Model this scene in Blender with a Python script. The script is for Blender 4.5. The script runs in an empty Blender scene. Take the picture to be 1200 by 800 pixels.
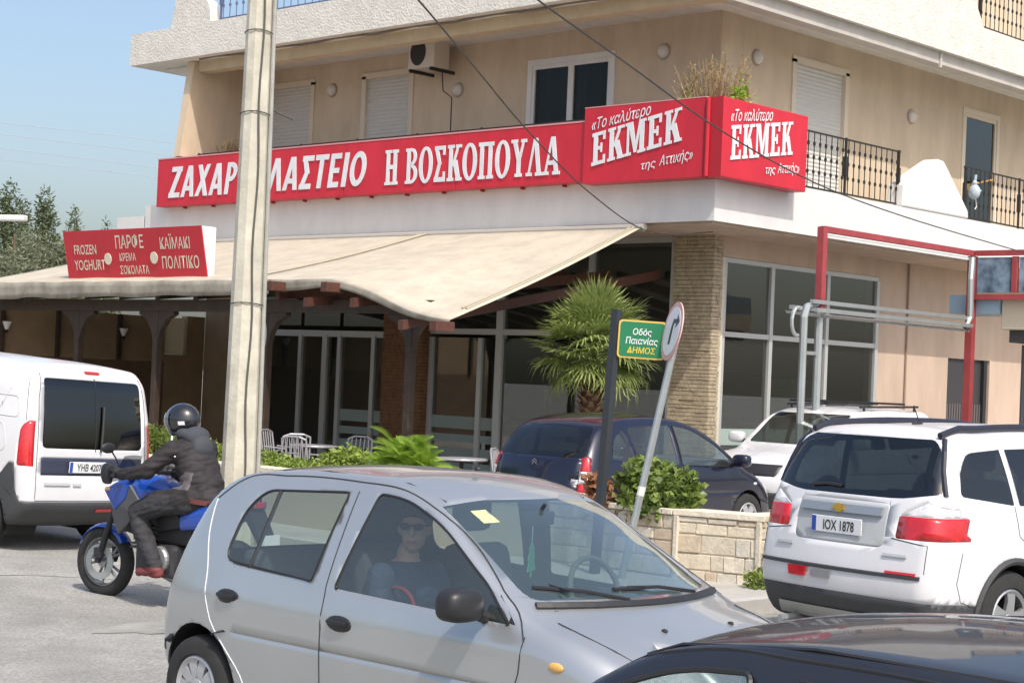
import bpy, bmesh, math, random
from math import sin, cos, pi, radians, sqrt, atan2
from mathutils import Vector, Matrix, geometry, noise
from mathutils.bvhtree import BVHTree
random.seed(7)
SC = bpy.context.scene
COL = SC.collection
# ------------------------------------------------ camera
FPX = 2090.0; CAM = Vector((-20.9, -15.75, 2.0)); HEAD = radians(46.7); PITCH = math.atan(44/2090); ROLL = radians(2.48)
fw = Vector((sin(HEAD), cos(HEAD), 0)); rt = Vector((cos(HEAD), -sin(HEAD), 0)); up = Vector((0, 0, 1))
f3 = fw*cos(PITCH)+up*sin(PITCH); u3 = up*cos(PITCH)-fw*sin(PITCH)
cx = rt*cos(ROLL)+u3*sin(ROLL); cy = u3*cos(ROLL)-rt*sin(ROLL)
cd = bpy.data.cameras.new('camera'); cam = bpy.data.objects.new('camera', cd); COL.objects.link(cam)
m = Matrix((cx, cy, -f3)).transposed().to_4x4(); m.translation = CAM; cam.matrix_world = m
cd.sensor_width = 36; cd.lens = 36*FPX/1200; cd.clip_end = 3000; cd.clip_start = .05
SC.camera = cam
# ------------------------------------------------ light
SUN_EL = radians(52); SUN_FROM = Vector((-.42, -.91, 0)).normalized()
sd = SUN_FROM*cos(SUN_EL)+up*sin(SUN_EL)
W = bpy.data.worlds.new('World'); SC.world = W; W.use_nodes = True
nt = W.node_tree; bg = nt.nodes['Background']; sky = nt.nodes.new('ShaderNodeTexSky'); sky.sky_type = 'NISHITA'
sky.sun_disc = False; sky.sun_elevation = SUN_EL; sky.sun_rotation = atan2(SUN_FROM.x, SUN_FROM.y)
sky.air_density = 1.0; sky.dust_density = 4.0; sky.ozone_density = 1.0
nt.links.new(sky.outputs[0], bg.inputs[0]); bg.inputs[1].default_value = .15
sl = bpy.data.lights.new('sun', 'SUN'); sun = bpy.data.objects.new('sun', sl); COL.objects.link(sun)
sl.energy = 2.55; sl.angle = radians(.5); sl.color = (1, .95, .88)
sun.rotation_euler = sd.to_track_quat('Z', 'Y').to_euler(); sun.location = (0, 0, 30)
VS = SC.view_settings; VS.view_transform = 'Standard'; VS.look = 'None'; VS.gamma = 1; VS.use_curve_mapping = False
VS.exposure = .5
SC.cycles.max_bounces = 8; SC.cycles.transparent_max_bounces = 12; SC.cycles.caustics_reflective = False; SC.cycles.caustics_refractive = False
# ------------------------------------------------ materials
MATS = {}
def M(name, col, rough=.6, metal=0, var=.0, vs=3., bump=0, bs=40., coat=0, spec=.5, var2=None, det=3, sss=0, bd=.02, sz=1, speck=0, ss=120):
    if name in MATS: return MATS[name]
    m = bpy.data.materials.new(name); MATS[name] = m; m.use_nodes = True
    n = m.node_tree; N = n.nodes; L = n.links; p = N['Principled BSDF']
    p.inputs['Roughness'].default_value = rough; p.inputs['Metallic'].default_value = metal
    p.inputs['Specular IOR Level'].default_value = spec
    if coat: p.inputs['Coat Weight'].default_value = coat; p.inputs['Coat Roughness'].default_value = .04
    c4 = (*col, 1); p.inputs['Base Color'].default_value = c4; m.diffuse_color = c4
    if var or bump:
        tc = N.new('ShaderNodeTexCoord')
    if var:
        t = N.new('ShaderNodeTexNoise'); t.inputs['Scale'].default_value = vs; t.inputs['Detail'].default_value = det; t.inputs['Roughness'].default_value = .65
        if sz != 1:
            mp = N.new('ShaderNodeMapping'); mp.inputs['Scale'].default_value = (1, 1, sz); L.new(tc.outputs['Object'], mp.inputs[0]); L.new(mp.outputs[0], t.inputs['Vector'])
        else: L.new(tc.outputs['Object'], t.inputs['Vector'])
        r = N.new('ShaderNodeValToRGB'); r.color_ramp.elements[0].position = .3; r.color_ramp.elements[1].position = .7
        a = [max(0, v*(1-var)) for v in col]; b = [min(1, v*(1+var)) for v in (var2 or col)]
        r.color_ramp.elements[0].color = (*a, 1); r.color_ramp.elements[1].color = (*b, 1)
        L.new(t.outputs[0], r.inputs[0]); cs = r.outputs[0]
        if speck:
            t3 = N.new('ShaderNodeTexNoise'); t3.inputs['Scale'].default_value = ss; t3.inputs['Detail'].default_value = 2; L.new(tc.outputs['Object'], t3.inputs['Vector'])
            r3 = N.new('ShaderNodeValToRGB'); r3.color_ramp.elements[0].position = .35; r3.color_ramp.elements[1].position = .65
            r3.color_ramp.elements[0].color = (1-speck,)*3+(1,); r3.color_ramp.elements[1].color = (1, 1, 1, 1); L.new(t3.outputs[0], r3.inputs[0])
            mxc = N.new('ShaderNodeMix'); mxc.data_type = 'RGBA'; mxc.blend_type = 'MULTIPLY'; mxc.inputs[0].default_value = 1; L.new(cs, mxc.inputs[6]); L.new(r3.outputs[0], mxc.inputs[7]); cs = mxc.outputs[2]
        L.new(cs, p.inputs['Base Color'])
    if bump:
        t2 = N.new('ShaderNodeTexNoise'); t2.inputs['Scale'].default_value = bs; t2.inputs['Detail'].default_value = 4
        L.new(tc.outputs['Object'], t2.inputs['Vector'])
        b = N.new('ShaderNodeBump'); b.inputs['Strength'].default_value = bump; b.inputs['Distance'].default_value = bd
        L.new(t2.outputs[0], b.inputs['Height']); L.new(b.outputs[0], p.inputs['Normal'])
    return m
def glass(name, tint=(.6, .66, .64), rough=.0, ior=1.5, haze=0, hazecol=(.5, .55, .53)):
    if name in MATS: return MATS[name]
    m = bpy.data.materials.new(name); MATS[name] = m; m.use_nodes = True; N = m.node_tree.nodes; L = m.node_tree.links
    N.remove(N['Principled BSDF']); out = N['Material Output']
    t = N.new('ShaderNodeBsdfTransparent'); t.inputs[0].default_value = (*tint, 1)
    g = N.new('ShaderNodeBsdfGlossy'); g.inputs['Roughness'].default_value = rough; g.inputs[0].default_value = (1, 1, 1, 1)
    w_ = N.new('ShaderNodeLayerWeight'); w_.inputs[0].default_value = .5; pw = N.new('ShaderNodeMath'); pw.operation = 'POWER'; pw.inputs[1].default_value = 4.0; L.new(w_.outputs['Facing'], pw.inputs[0])
    f0 = ((ior-1)/(ior+1))**2*1.8; f = N.new('ShaderNodeMath'); f.operation = 'MULTIPLY_ADD'; f.inputs[1].default_value = 1-f0; f.inputs[2].default_value = f0; L.new(pw.outputs[0], f.inputs[0])
    x = N.new('ShaderNodeMixShader'); L.new(f.outputs[0], x.inputs[0])
    src = t.outputs[0]
    if haze:      # haze and reflected sky painted as a diffuse layer; dust grey on shop glass
        d = N.new('ShaderNodeBsdfDiffuse'); d.inputs[0].default_value = (*hazecol, 1)
        y = N.new('ShaderNodeMixShader'); y.inputs[0].default_value = haze; L.new(t.outputs[0], y.inputs[1]); L.new(d.outputs[0], y.inputs[2]); src = y.outputs[0]
    L.new(src, x.inputs[1]); L.new(g.outputs[0], x.inputs[2]); L.new(x.outputs[0], out.inputs[0])
    m.diffuse_color = (.2, .25, .25, .5)
    return m
# ------------------------------------------------ mesh helpers
class MB:
    def __init__(s): s.v = []; s.f = []
    def add(s, vs, fs):
        o = len(s.v); s.v += [tuple(v) for v in vs]; s.f += [tuple(i+o for i in f) for f in fs]; return s
    def box(s, x0, x1, y0, y1, z0, z1):
        return s.add([(x, y, z) for z in (z0, z1) for y in (y0, y1) for x in (x0, x1)],
                     [(0, 2, 3, 1), (4, 5, 7, 6), (0, 1, 5, 4), (2, 6, 7, 3), (0, 4, 6, 2), (1, 3, 7, 5)])
    def tube(s, pts, r, n=8, cap=True, r2=None, sq=False):
        pts = [Vector(p) for p in pts]; k = len(pts); vs = []; prev = None
        for i, p in enumerate(pts):
            d = (pts[min(i+1, k-1)]-pts[max(i-1, 0)]).normalized()
            if prev is None: a = d.orthogonal().normalized() if abs(d.z) < .99 else Vector((1, 0, 0))
            else: a = (prev-d*prev.dot(d)).normalized()
            if prev is None and abs(d.z) < .99: a = d.cross(Vector((0, 0, 1))).normalized()
            prev = a; b = d.cross(a)
            rr = r[i] if isinstance(r, (list, tuple)) else (r if r2 is None else r+(r2-r)*i/(k-1))
            for j in range(n):
                t = 2*pi*(j+(.5 if n == 4 else 0))/n; vs.append(p+a*cos(t)*rr+b*sin(t)*rr)
        fs = [(i*n+j, i*n+(j+1) % n, (i+1)*n+(j+1) % n, (i+1)*n+j) for i in range(k-1) for j in range(n)]
        if cap: fs += [tuple(range(n))[::-1], tuple((k-1)*n+j for j in range(n))]
        return s.add(vs, fs)
    def lathe(s, prof, n=24, axis='z', c=(0, 0, 0), closed=False):
        vs = []
        for (r, h) in prof:
            for j in range(n):
                t = 2*pi*j/n; x, y = r*cos(t), r*sin(t)
                p = (x, y, h) if axis == 'z' else ((h, x, y) if axis == 'x' else (y, h, x))
                vs.append((p[0]+c[0], p[1]+c[1], p[2]+c[2]))
        k = len(prof); fs = [(i*n+j, i*n+(j+1) % n, (i+1)*n+(j+1) % n, (i+1)*n+j) for i in range(k-1) for j in range(n)]
        if closed: fs += [((k-1)*n+j, (k-1)*n+(j+1) % n, (j+1) % n, j) for j in range(n)]
        return s.add(vs, fs)
    def ball(s, c, r, n=12, m=8):
        c = Vector(c); r = r if isinstance(r, (tuple, list)) else (r, r, r); vs = []
        for i in range(m+1):
            a = pi*i/m
            for j in range(n):
                t = 2*pi*j/n; vs.append((c.x+r[0]*sin(a)*cos(t), c.y+r[1]*sin(a)*sin(t), c.z-r[2]*cos(a)))
        return s.add(vs, [(i*n+j, i*n+(j+1) % n, (i+1)*n+(j+1) % n, (i+1)*n+j) for i in range(m) for j in range(n)])
    def prism(s, poly, ax, a, b):
        # poly: 2D points; ax: axis of extrusion ('x': (y,z), 'y': (x,z), 'z': (x,y))
        def p3(p, h): return {'x': (h, p[0], p[1]), 'y': (p[0], h, p[1]), 'z': (p[0], p[1], h)}[ax]
        n = len(poly); return s.add([p3(p, a) for p in poly]+[p3(p, b) for p in poly],
            [tuple(range(n)), tuple(range(2*n-1, n-1, -1))]+[(i, (i+1) % n+0, (i+1) % n+n, i+n) for i in range(n)])
    def mesh(s, name='mesh', smooth=None):
        me = bpy.data.meshes.new(name); me.from_pydata(s.v, [], s.f); bm = bmesh.new(); bm.from_mesh(me)
        bmesh.ops.remove_doubles(bm, verts=bm.verts, dist=1e-6)
        bmesh.ops.recalc_face_normals(bm, faces=bm.faces); bm.to_mesh(me); bm.free()
        if smooth is not None: shade(me, smooth)
        return me
    def build(s, name, mat, parent=None, bevel=0, smooth=None, **k):
        return obj(name, s.mesh(name, smooth), mat, parent, bevel, **k)
def shade(me, ang=40):
    me.polygons.foreach_set('use_smooth', [True]*len(me.polygons))
    try: me.set_sharp_from_angle(angle=radians(ang))
    except Exception: pass
def obj(name, me, mat=None, parent=None, bevel=0, loc=None, rot=None, kind=None, label=None, group=None):
    o = bpy.data.objects.new(name, me); COL.objects.link(o)
    if mat is not None and not (me and me.materials): me.materials.append(mat)
    if parent: o.parent = parent
    if loc is not None: o.location = loc
    if rot is not None: o.rotation_euler = rot
    if bevel:
        b = o.modifiers.new('bevel', 'BEVEL'); b.width = bevel; b.segments = 2; b.limit_method = 'ANGLE'; b.angle_limit = radians(35)
    if kind: o['kind'] = kind
    if label: o['label'] = label
    if group: o['group'] = group
    return o
def thing(name, label, cat, loc=(0, 0, 0), rotz=0, group=None, rot=None):
    o = bpy.data.objects.new(name, None); COL.objects.link(o); o.location = loc
    o.rotation_euler = rot if rot else (0, 0, rotz); o.empty_display_size = .2
    return tag(o, label, cat, group)
def tag(o, label, cat, group=None):
    o['label'] = label; o['category'] = cat
    if group: o['group'] = group
    return o
def copy_tree(o, parent=None):
    c = o.copy(); COL.objects.link(c); c.parent = parent
    for ch in list(o.children): copy_tree(ch, c)
    return c
def sstep(a, b, x):
    t = min(1, max(0, (x-a)/(b-a))); return t*t*(3-2*t)
def g(x, y):            # the street climbs gently to the left of the view
    t = -.686*x+.728*y-6.0
    h = .075*(t/2+sqrt(t*t/4+.15)); return .5*math.tanh(h/.5)
# ------------------------------------------------ lettering
def font_mesh(txt, h, sx=1, shear=0, bold=0, rise=0):
    c = bpy.data.curves.new('txt', 'FONT'); c.body = txt; c.size = 1; c.offset = bold; c.resolution_u = 3; c.fill_mode = 'FRONT'
    o = bpy.data.objects.new('txt', c); COL.objects.link(o); bpy.context.view_layer.update()
    me = bpy.data.meshes.new_from_object(o.evaluated_get(bpy.context.evaluated_depsgraph_get())); bpy.data.objects.remove(o); bpy.data.curves.remove(c)
    me.materials.clear()
    k = h/.73
    for v in me.vertices:
        x, y = v.co.x*k*sx, v.co.y*k; v.co = (x+y*shear, y+x*rise, 0)
    return me
def quadstrip(pts, w, wy=None): return None
def ring(cxx, cyy, rx, ry, tx, ty, a0=0, a1=2*pi, n=20):
    out = []
    for i in range(n):
        p = []
        for a, q in ((i, 0), (i+1, 0), (i+1, 1), (i, 1)):
            t = a0+(a1-a0)*a/n; p.append((cxx+(rx-q*tx)*cos(t), cyy+(ry-q*ty)*sin(t)))
        out.append(p)
    return out
def rct(x0, x1, y0, y1): return [(x0, y0), (x1, y0), (x1, y1), (x0, y1)]
def dg(x0, x1, w, y0=0, y1=1): return [(x0, y0), (x0+w, y0), (x1+w, y1), (x1, y1)]
def srf(x0, x1, y): return rct(x0, x1, y, y+.09)
SLAB = {
 'Η': (.86, [rct(.1, .3, 0, 1), rct(.52, .72, 0, 1), rct(.25, .55, .45, .57), srf(.02, .38, 0), srf(.44, .8, 0), srf(.02, .38, .91), srf(.44, .8, .91)]),
 'Β': (.78, [rct(.1, .3, 0, 1), srf(.02, .4, 0), srf(.02, .4, .91)]+ring(.36, .755, .3, .245, .17, .09, -pi/2, pi/2)+ring(.36, .27, .36, .27, .19, .09, -pi/2, pi/2)),
 'Ο': (.84, ring(.4, .5, .4, .52, .21, .1)),
 'Σ': (.74, [rct(.04, .64, .89, 1), rct(.04, .66, 0, .13), dg(.04, .26, .18, .05, .55), [(.26, .48), (.44, .48), (.24, .95), (.04, .95)], rct(.54, .66, 0, .28), rct(.52, .64, .74, 1)]),
 'Κ': (.84, [rct(.1, .3, 0, 1), srf(.02, .38, 0), srf(.02, .38, .91), dg(.26, .56, .13, .4, 1), [(.34, .5), (.56, .58), (.78, 0), (.56, 0)], srf(.5, .84, 0), srf(.48, .8, .91)]),
 'Π': (.9, [rct(.1, .3, 0, 1), rct(.56, .76, 0, 1), rct(.02, .84, .89, 1), srf(.02, .38, 0), srf(.48, .84, 0)]),
 'Υ': (.8, [rct(.3, .5, 0, .5), srf(.22, .58, 0), dg(.31, .04, .2, .42, 1), dg(.36, .6, .12, .42, 1), srf(-.02, .32, .91), srf(.5, .8, .91)]),
 'Λ': (.84, [dg(.05, .34, .1), dg(.56, .34, .2), srf(-.02, .28, 0), srf(.46, .84, 0)]),
 'Α': (.86, [dg(.05, .36, .1), dg(.58, .36, .2), srf(-.02, .28, 0), srf(.48, .86, 0), rct(.18, .64, .26, .37)]),
 'Ε': (.76, [rct(.1, .3, 0, 1), rct(.02, .68, 0, .11), rct(.02, .66, .89, 1), rct(.2, .52, .45, .56), rct(.58, .68, 0, .27), rct(.56, .66, .73, 1), rct(.44, .52, .36, .65)]),
 'Μ': (1.02, [rct(.08, .18, 0, 1), rct(.7, .9, 0, 1), [(.12, 1), (.34, 1), (.54, .2), (.44, .05)], [(.44, .05), (.54, .05), (.78, 1), (.66, 1)], srf(.0, .28, 0), srf(.62, .98, 0), srf(0, .26, .91), srf(.7, .98, .91)]),
}
SANS = {
 'Ζ': (.72, [rct(.04, .66, .84, 1), rct(.02, .66, 0, .16), dg(.03, .40, .26, .1, .9)]),
 'Α': (.80, [dg(.0, .26, .2), dg(.56, .30, .2), rct(.15, .62, .2, .35)]), 'Λ': (.80, [dg(.0, .26, .2), dg(.56, .30, .2)]),
 'Χ': (.78, [dg(.0, .52, .22), dg(.52, .0, .22)]), 'Ρ': (.70, [rct(.06, .26, 0, 1)]+ring(.3, .7, .34, .3, .19, .15, -pi/2, pi/2)+[rct(.1, .32, .85, 1), rct(.1, .32, .4, .55)]),
 'Ο': (.84, ring(.41, .5, .39, .51, .2, .17)), 'Π': (.78, [rct(.06, .26, 0, 1), rct(.5, .7, 0, 1), rct(.1, .66, .84, 1)]),
 'Σ': (.68, [rct(.05, .62, .84, 1), rct(.03, .62, 0, .16), dg(.03, .26, .22, .06, .54), [(.26, .46), (.48, .46), (.27, .94), (.05, .94)]]),
 'Τ': (.68, [rct(.0, .66, .84, 1), rct(.23, .43, 0, .9)]), 'Ε': (.64, [rct(.06, .26, 0, 1), rct(.1, .58, .84, 1), rct(.1, .58, 0, .16), rct(.1, .54, .42, .57)]), 'Ι': (.34, [rct(.06, .27, 0, 1)]),
}
def slab_mesh(ch, h, sx, x0, shear=0, rise=0, tab=None):
    w, polys = (tab or SLAB)[ch]; vs = []; fs = []
    for p in polys:
        if sum(p[i-1][0]*p[i][1]-p[i][0]*p[i-1][1] for i in range(len(p))) < 0: p = p[::-1]
        o = len(vs); vs += [Vector((x*sx*h, y*h)) for x, y in p]; fs.append(list(range(o, o+len(p))))
    r = geometry.delaunay_2d_cdt(vs, [], fs, 0, 1e-5); keep = [f for f, o in zip(r[2], r[5]) if o]
    me = bpy.data.meshes.new('letter'); X = lambda v: v.x+x0
    me.from_pydata([(v.x+x0+v.y*shear, v.y+(v.x+x0)*rise, 0) for v in r[0]], [], [tuple(f) for f in keep])
    return me, w*sx*h
def letter(me, mat, parent, M4, name='letter', thick=.012):
    me.transform(M4); o = obj(name, me, mat, parent)
    if thick:
        s = o.modifiers.new('solid', 'SOLIDIFY'); s.thickness = thick; s.offset = 0
    return o
def frame_left(y, z, x): return Matrix(((0, 0, -1, x), (-1, 0, 0, y), (0, 1, 0, z), (0, 0, 0, 1)))    # facing -X, reads towards -Y
def frame_right(x, z, y): return Matrix(((1, 0, 0, x), (0, 0, -1, y), (0, 1, 0, z), (0, 0, 0, 1)))   # facing -Y, reads towards +X
# ------------------------------------------------ palette
m_asph = M('worn_asphalt', (.35, .345, .32), .9, var=.25, vs=.8, bump=.6, bs=70, det=10, speck=.35, ss=45)
m_pave = M('concrete_paving', (.42, .40, .36), .9, var=.12, vs=2, bump=.3, bs=50)
m_plas = M('beige_plaster', (.55, .445, .32), .9, var=.13, vs=2.2, sz=.3, det=6, bump=.25, bs=30)
m_peach = M('peach_plaster', (.54, .415, .32), .9, var=.12, vs=2.2, sz=.3, det=6, bump=.15, bs=30)
m_white = M('white_paint', (.66, .65, .63), .7, var=.07, vs=2.5, sz=.4, det=6)
m_rough = M('white_roughcast', (.66, .635, .57), .95, var=.1, vs=5, bump=.7, bs=24, bd=.03, det=6)
m_alu = M('aluminium_frame', (.55, .56, .55), .4, metal=.3)
m_frost = M('frosted_film', (.30, .36, .34), .7)
m_dark = M('dark_interior', (.035, .03, .028), .8)
m_black = M('black_plastic', (.02, .02, .022), .45)
m_iron = M('wrought_iron', (.03, .028, .027), .5, metal=.3)
m_red = M('red_sign_vinyl', (.52, .018, .035), .4, var=.13, vs=2.5, sz=.25, det=6)
m_redd = M('red_sign_edge', (.36, .01, .02), .45)
m_lett = M('white_vinyl_letters', (.68, .70, .72), .45, var=.08, vs=3)
m_wood = M('dark_brown_wood', (.04, .025, .017), .6, var=.3, vs=4, bump=.2)
m_redwood = M('reddish_wood', (.09, .034, .022), .6, var=.25, vs=4)
m_can = M('cream_canvas', (.46, .415, .33), .85, var=.13, vs=2.5, bump=.35, bs=5, bd=.05, det=6)
m_steel = M('galvanised_steel', (.42, .45, .45), .4, metal=.6, var=.08, vs=5)
m_redsteel = M('red_painted_steel', (.31, .05, .055), .5, var=.15, vs=4)
m_shopglass = glass('shop_glass', (.50, .54, .52), .0, 1.6, .05, (.35, .36, .34))
m_winglass = glass('window_glass', (.60, .62, .62), .0, 1.18); m_winrefl = glass('window_glass_reflecting', (.4, .42, .42), .0, 1.5)
# ================================================= ground
def ground():
    xs = [-400, -200, -100, -60]+[-40+i*1.0 for i in range(61)]+[40, 80, 160, 400]; ys = [-400, -200, -100, -60]+[-35+i*1.0 for i in range(70)]+[60, 100, 200, 500]
    vs = [(x, y, g(x, y)) for y in ys for x in xs]; n = len(xs)
    fs = [(j*n+i, j*n+i+1, (j+1)*n+i+1, (j+1)*n+i) for j in range(len(ys)-1) for i in range(n-1)]
    m = MB(); m.add(vs, fs); o = m.build('road', m_asph, smooth=60, kind='structure')
    # pavement with kerb
    m = MB(); k = MB()
    def patch(x0, x1, y0, y1, dz, st=.5):
        nx = max(1, round((x1-x0)/st)); ny = max(1, round((y1-y0)/st)); P = lambda i, j: (x0+(x1-x0)*i/nx, y0+(y1-y0)*j/ny)
        vs = []
        for j in range(ny+1):
            for i in range(nx+1):
                x, y = P(i, j); vs.append((x, y, g(x, y)+dz))
        m.add(vs, [(j*(nx+1)+i, j*(nx+1)+i+1, (j+1)*(nx+1)+i+1, (j+1)*(nx+1)+i) for j in range(ny) for i in range(nx)])
    patch(-8.05, 1.6, -6.35, 30, .13, 1.2075); patch(1.6, 30, -6.35, 1.3, .13, 1.2075)
    m.build('pavement', m_pave, kind='structure', smooth=60)
    y = -6.35
    for i in range(40):
        y1 = y+.95; k.add([(-8.2, y, -.3), (-8.05, y, -.3), (-8.05, y1-.012, -.3), (-8.2, y1-.012, -.3), (-8.2, y, g(-8, y)+.135), (-8.05, y, g(-8, y)+.135), (-8.05, y1-.012, g(-8, y1)+.135), (-8.2, y1-.012, g(-8, y1)+.135)],
                        [(0, 3, 2, 1), (4, 5, 6, 7), (0, 1, 5, 4), (1, 2, 6, 5), (2, 3, 7, 6), (3, 0, 4, 7)]); y = y1
    x = -8.2
    for i in range(11):
        x1 = x+.95; k.add([(x, -6.5, -.3), (x1-.012, -6.5, -.3), (x1-.012, -6.35, -.3), (x, -6.35, -.3), (x, -6.5, g(x, -6.4)+.135), (x1-.012, -6.5, g(x1, -6.4)+.135), (x1-.012, -6.35, g(x1, -6.4)+.135), (x, -6.35, g(x, -6.4)+.135)],
                        [(0, 3, 2, 1), (4, 5, 6, 7), (0, 1, 5, 4), (1, 2, 6, 5), (2, 3, 7, 6), (3, 0, 4, 7)]); x = x1
    k.build('kerb', M('kerb_stone', (.48, .46, .42), .9, var=.1, vs=4), kind='structure')
    # worn patches and cracks of the asphalt
    m2 = MB()
    for (cxx, cyy, rx, ry, a) in ((-12.6, -4.6, .75, .3, .2), (-15.2, -2.2, 1.8, .35, .9), (-13.5, -.4, .5, .25, .3)):
        pts = []
        for i in range(28):
            t = 2*pi*i/28; r = 1+.16*sin(3*t+cxx)+.1*sin(7*t); x, y = rx*r*cos(t), ry*r*sin(t)
            X, Y = cxx+x*cos(a)-y*sin(a), cyy+x*sin(a)+y*cos(a); pts.append((X, Y, g(X, Y)+.006))
        m2.add(pts, [tuple(range(28))])
    m2.build('asphalt_patch', M('asphalt_patch_dark', (.275, .27, .25), .9, var=.25, vs=3, bump=.4, bs=80), kind='structure')
    m3 = MB(); rr = random.Random(4)
    for (x, y, a, n) in ((-16.5, -6.2, 1.9, 16), (-15.2, -3.2, .5, 22), (-17.2, -4.5, 1.2, 20), (-13.6, -1.8, 2.3, 14), (-18, -7, 1.4, 14), (-14.8,-5.2,2.6,10)):
        pl = []; pr = []
        for i in range(n):
            w = .006+.008*rr.random(); dx, dy = cos(a), sin(a); pl.append((x-dy*w, y+dx*w, g(x, y)+.005)); pr.append((x+dy*w, y-dx*w, g(x, y)+.005))
            x += dx*.2; y += dy*.2; a += rr.uniform(-.35, .35)
        m3.add(pl+pr, [(i, i+1, n+i+1, n+i) for i in range(n-1)])
    m3.build('road_crack', M('crack_dark', (.14, .135, .12), .95), kind='structure')
ground()
# ================================================= corner building
B = thing('corner_building', 'beige two storey corner building with white balconies and a glass shopfront', 'building')
def bp(name, mb, mat, par=None, bevel=0, **k): return mb.build(name, mat, par or B, bevel, **k)
XW, YW = 1.6, 1.2   # recessed wall planes
# first floor walls with openings
def wall_with_holes(name, axis, pos, a0, a1, z0, z1, holes, mat, th=.25):
    m = MB(); xs = sorted({a0, a1, *[h[0] for h in holes], *[h[1] for h in holes]}); zs = sorted({z0, z1, *[h[2] for h in holes], *[h[3] for h in holes]})
    for i in range(len(xs)-1):
        for j in range(len(zs)-1):
            c = ((xs[i]+xs[i+1])/2, (zs[j]+zs[j+1])/2)
            if any(h[0] < c[0] < h[1] and h[2] < c[1] < h[3] for h in holes): continue
            if axis == 'x': m.box(pos, pos+th, xs[i], xs[i+1], zs[j], zs[j+1])
            else: m.box(xs[i], xs[i+1], pos, pos+th, zs[j], zs[j+1])
    return bp(name, m, mat)
FL1 = 5.15
LH = [(11.07, 12.41, FL1, 7.62), (8.26, 9.58, FL1, 7.6), (3.37, 5.34, FL1, 7.52)]
wall_with_holes('upper_wall', 'x', XW, YW, 13.0, FL1, 7.95, LH, m_plas)
RH = [(3.6, 5.2, FL1, 7.5), (9.2, 10.62, FL1, 7.5)]
wall_with_holes('upper_wall', 'y', YW, XW+.252, 16, FL1, 7.95, RH, m_plas)
bp('back_wall', MB().box(XW+.26, 16, 12.8, 13.0, 0, 8).box(15.8, 16, YW+.3, 12.79, 0, 8), m_plas)
bp('balcony_wing_wall', MB().prism([(0.0, 7.94), (XW-.003, 7.94), (XW-.003, 5.16), (-.012, 5.16), (-.012, 6.05), (-.25, 6.05)], 'y', 12.8, 13.0), m_plas)
# balcony slab and fascia
bp('balcony_slab', MB().box(.02, 16, .02, 14.2, 4.46, 5.15), m_white)
bp('fascia', MB().box(0, .018, .0, 14.2, 4.44, 5.16).box(.02, 16, 0, .018, 4.44, 5.16), m_white)
bp('fascia', MB().prism([(.02, 14.3), (.02, 15.2), (1.2, 15.2), (1.2, 14.3)], 'z', 4.46, 4.95), m_white)
bp('soffit', MB().box(.1, XW+3, .1, 12.8, 4.40, 4.455).box(XW+3.002, 16, .1, YW+1.2, 4.40, 4.455), m_peach)
# roof slab of the first floor
bp('upper_slab', MB().box(-.3, 16, -.06, 14.55, 7.95, 8.58), m_rough)
bp('upper_beam', MB().box(.1, .35, .12, 12.79, 7.74, 7.948), M('tan_beam', (.5, .40, .27), .9, var=.1, vs=3))
bp('upper_beam', MB().box(.36, 16, .05, .3, 7.74, 7.948).box(6.28, 6.34, .02, .06, 7.68, 7.94), M('grey_beam', (.46, .43, .39), .9, var=.1, vs=3))
bp('corner_bracket', MB().prism([(13.01, 7.94), (14.2, 7.94), (13.01, 7.62)], 'x', .3, 1.5), m_white)
bp('cable_tray', MB().tube([(-.1, 12.5-i*.5, 7.93+.02*sin(i*1.7)) for i in range(25)], .022, 6), M('grey_cable', (.16, .13, .1), .7))
# parapets of the second floor
def arc(x0, z0, x1, z1, n=8, s=1): return [(x0+(x1-x0)*sin(pi/2*i/n), z0+(z1-z0)*(1-cos(pi/2*i/n))) for i in range(n+1)]
bp('parapet', MB().prism([(13.25, 8.581), (13.12, 9.1), (13.12, 9.7), (11.9, 9.7), (12.2, 9.05)]+[(12.2-.22*sin(pi/2*i/5), 9.05-.45*(1-cos(pi/2*i/5))) for i in range(1, 6)]+[(11.9, 8.581)], 'x', -.28, -.05), m_rough)
bp('parapet', MB().prism([(-.2, 8.581), (7.6, 8.581), (7.5, 8.72)]+[(7.5-.2*sin(t*pi/10), 8.72+.35*t/5) for t in range(1, 6)]+[(7.28, 9.8), (-.2, 9.8)], 'y', -.055, .18), m_rough)
bp('parapet', MB().box(-.29, -.05, -.05, 3.3, 8.581, 9.8), m_rough)
bp('second_floor_wall', MB().box(3.2, 16, 3.2, 12.5, 8.585, 11.2), m_plas)
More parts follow.
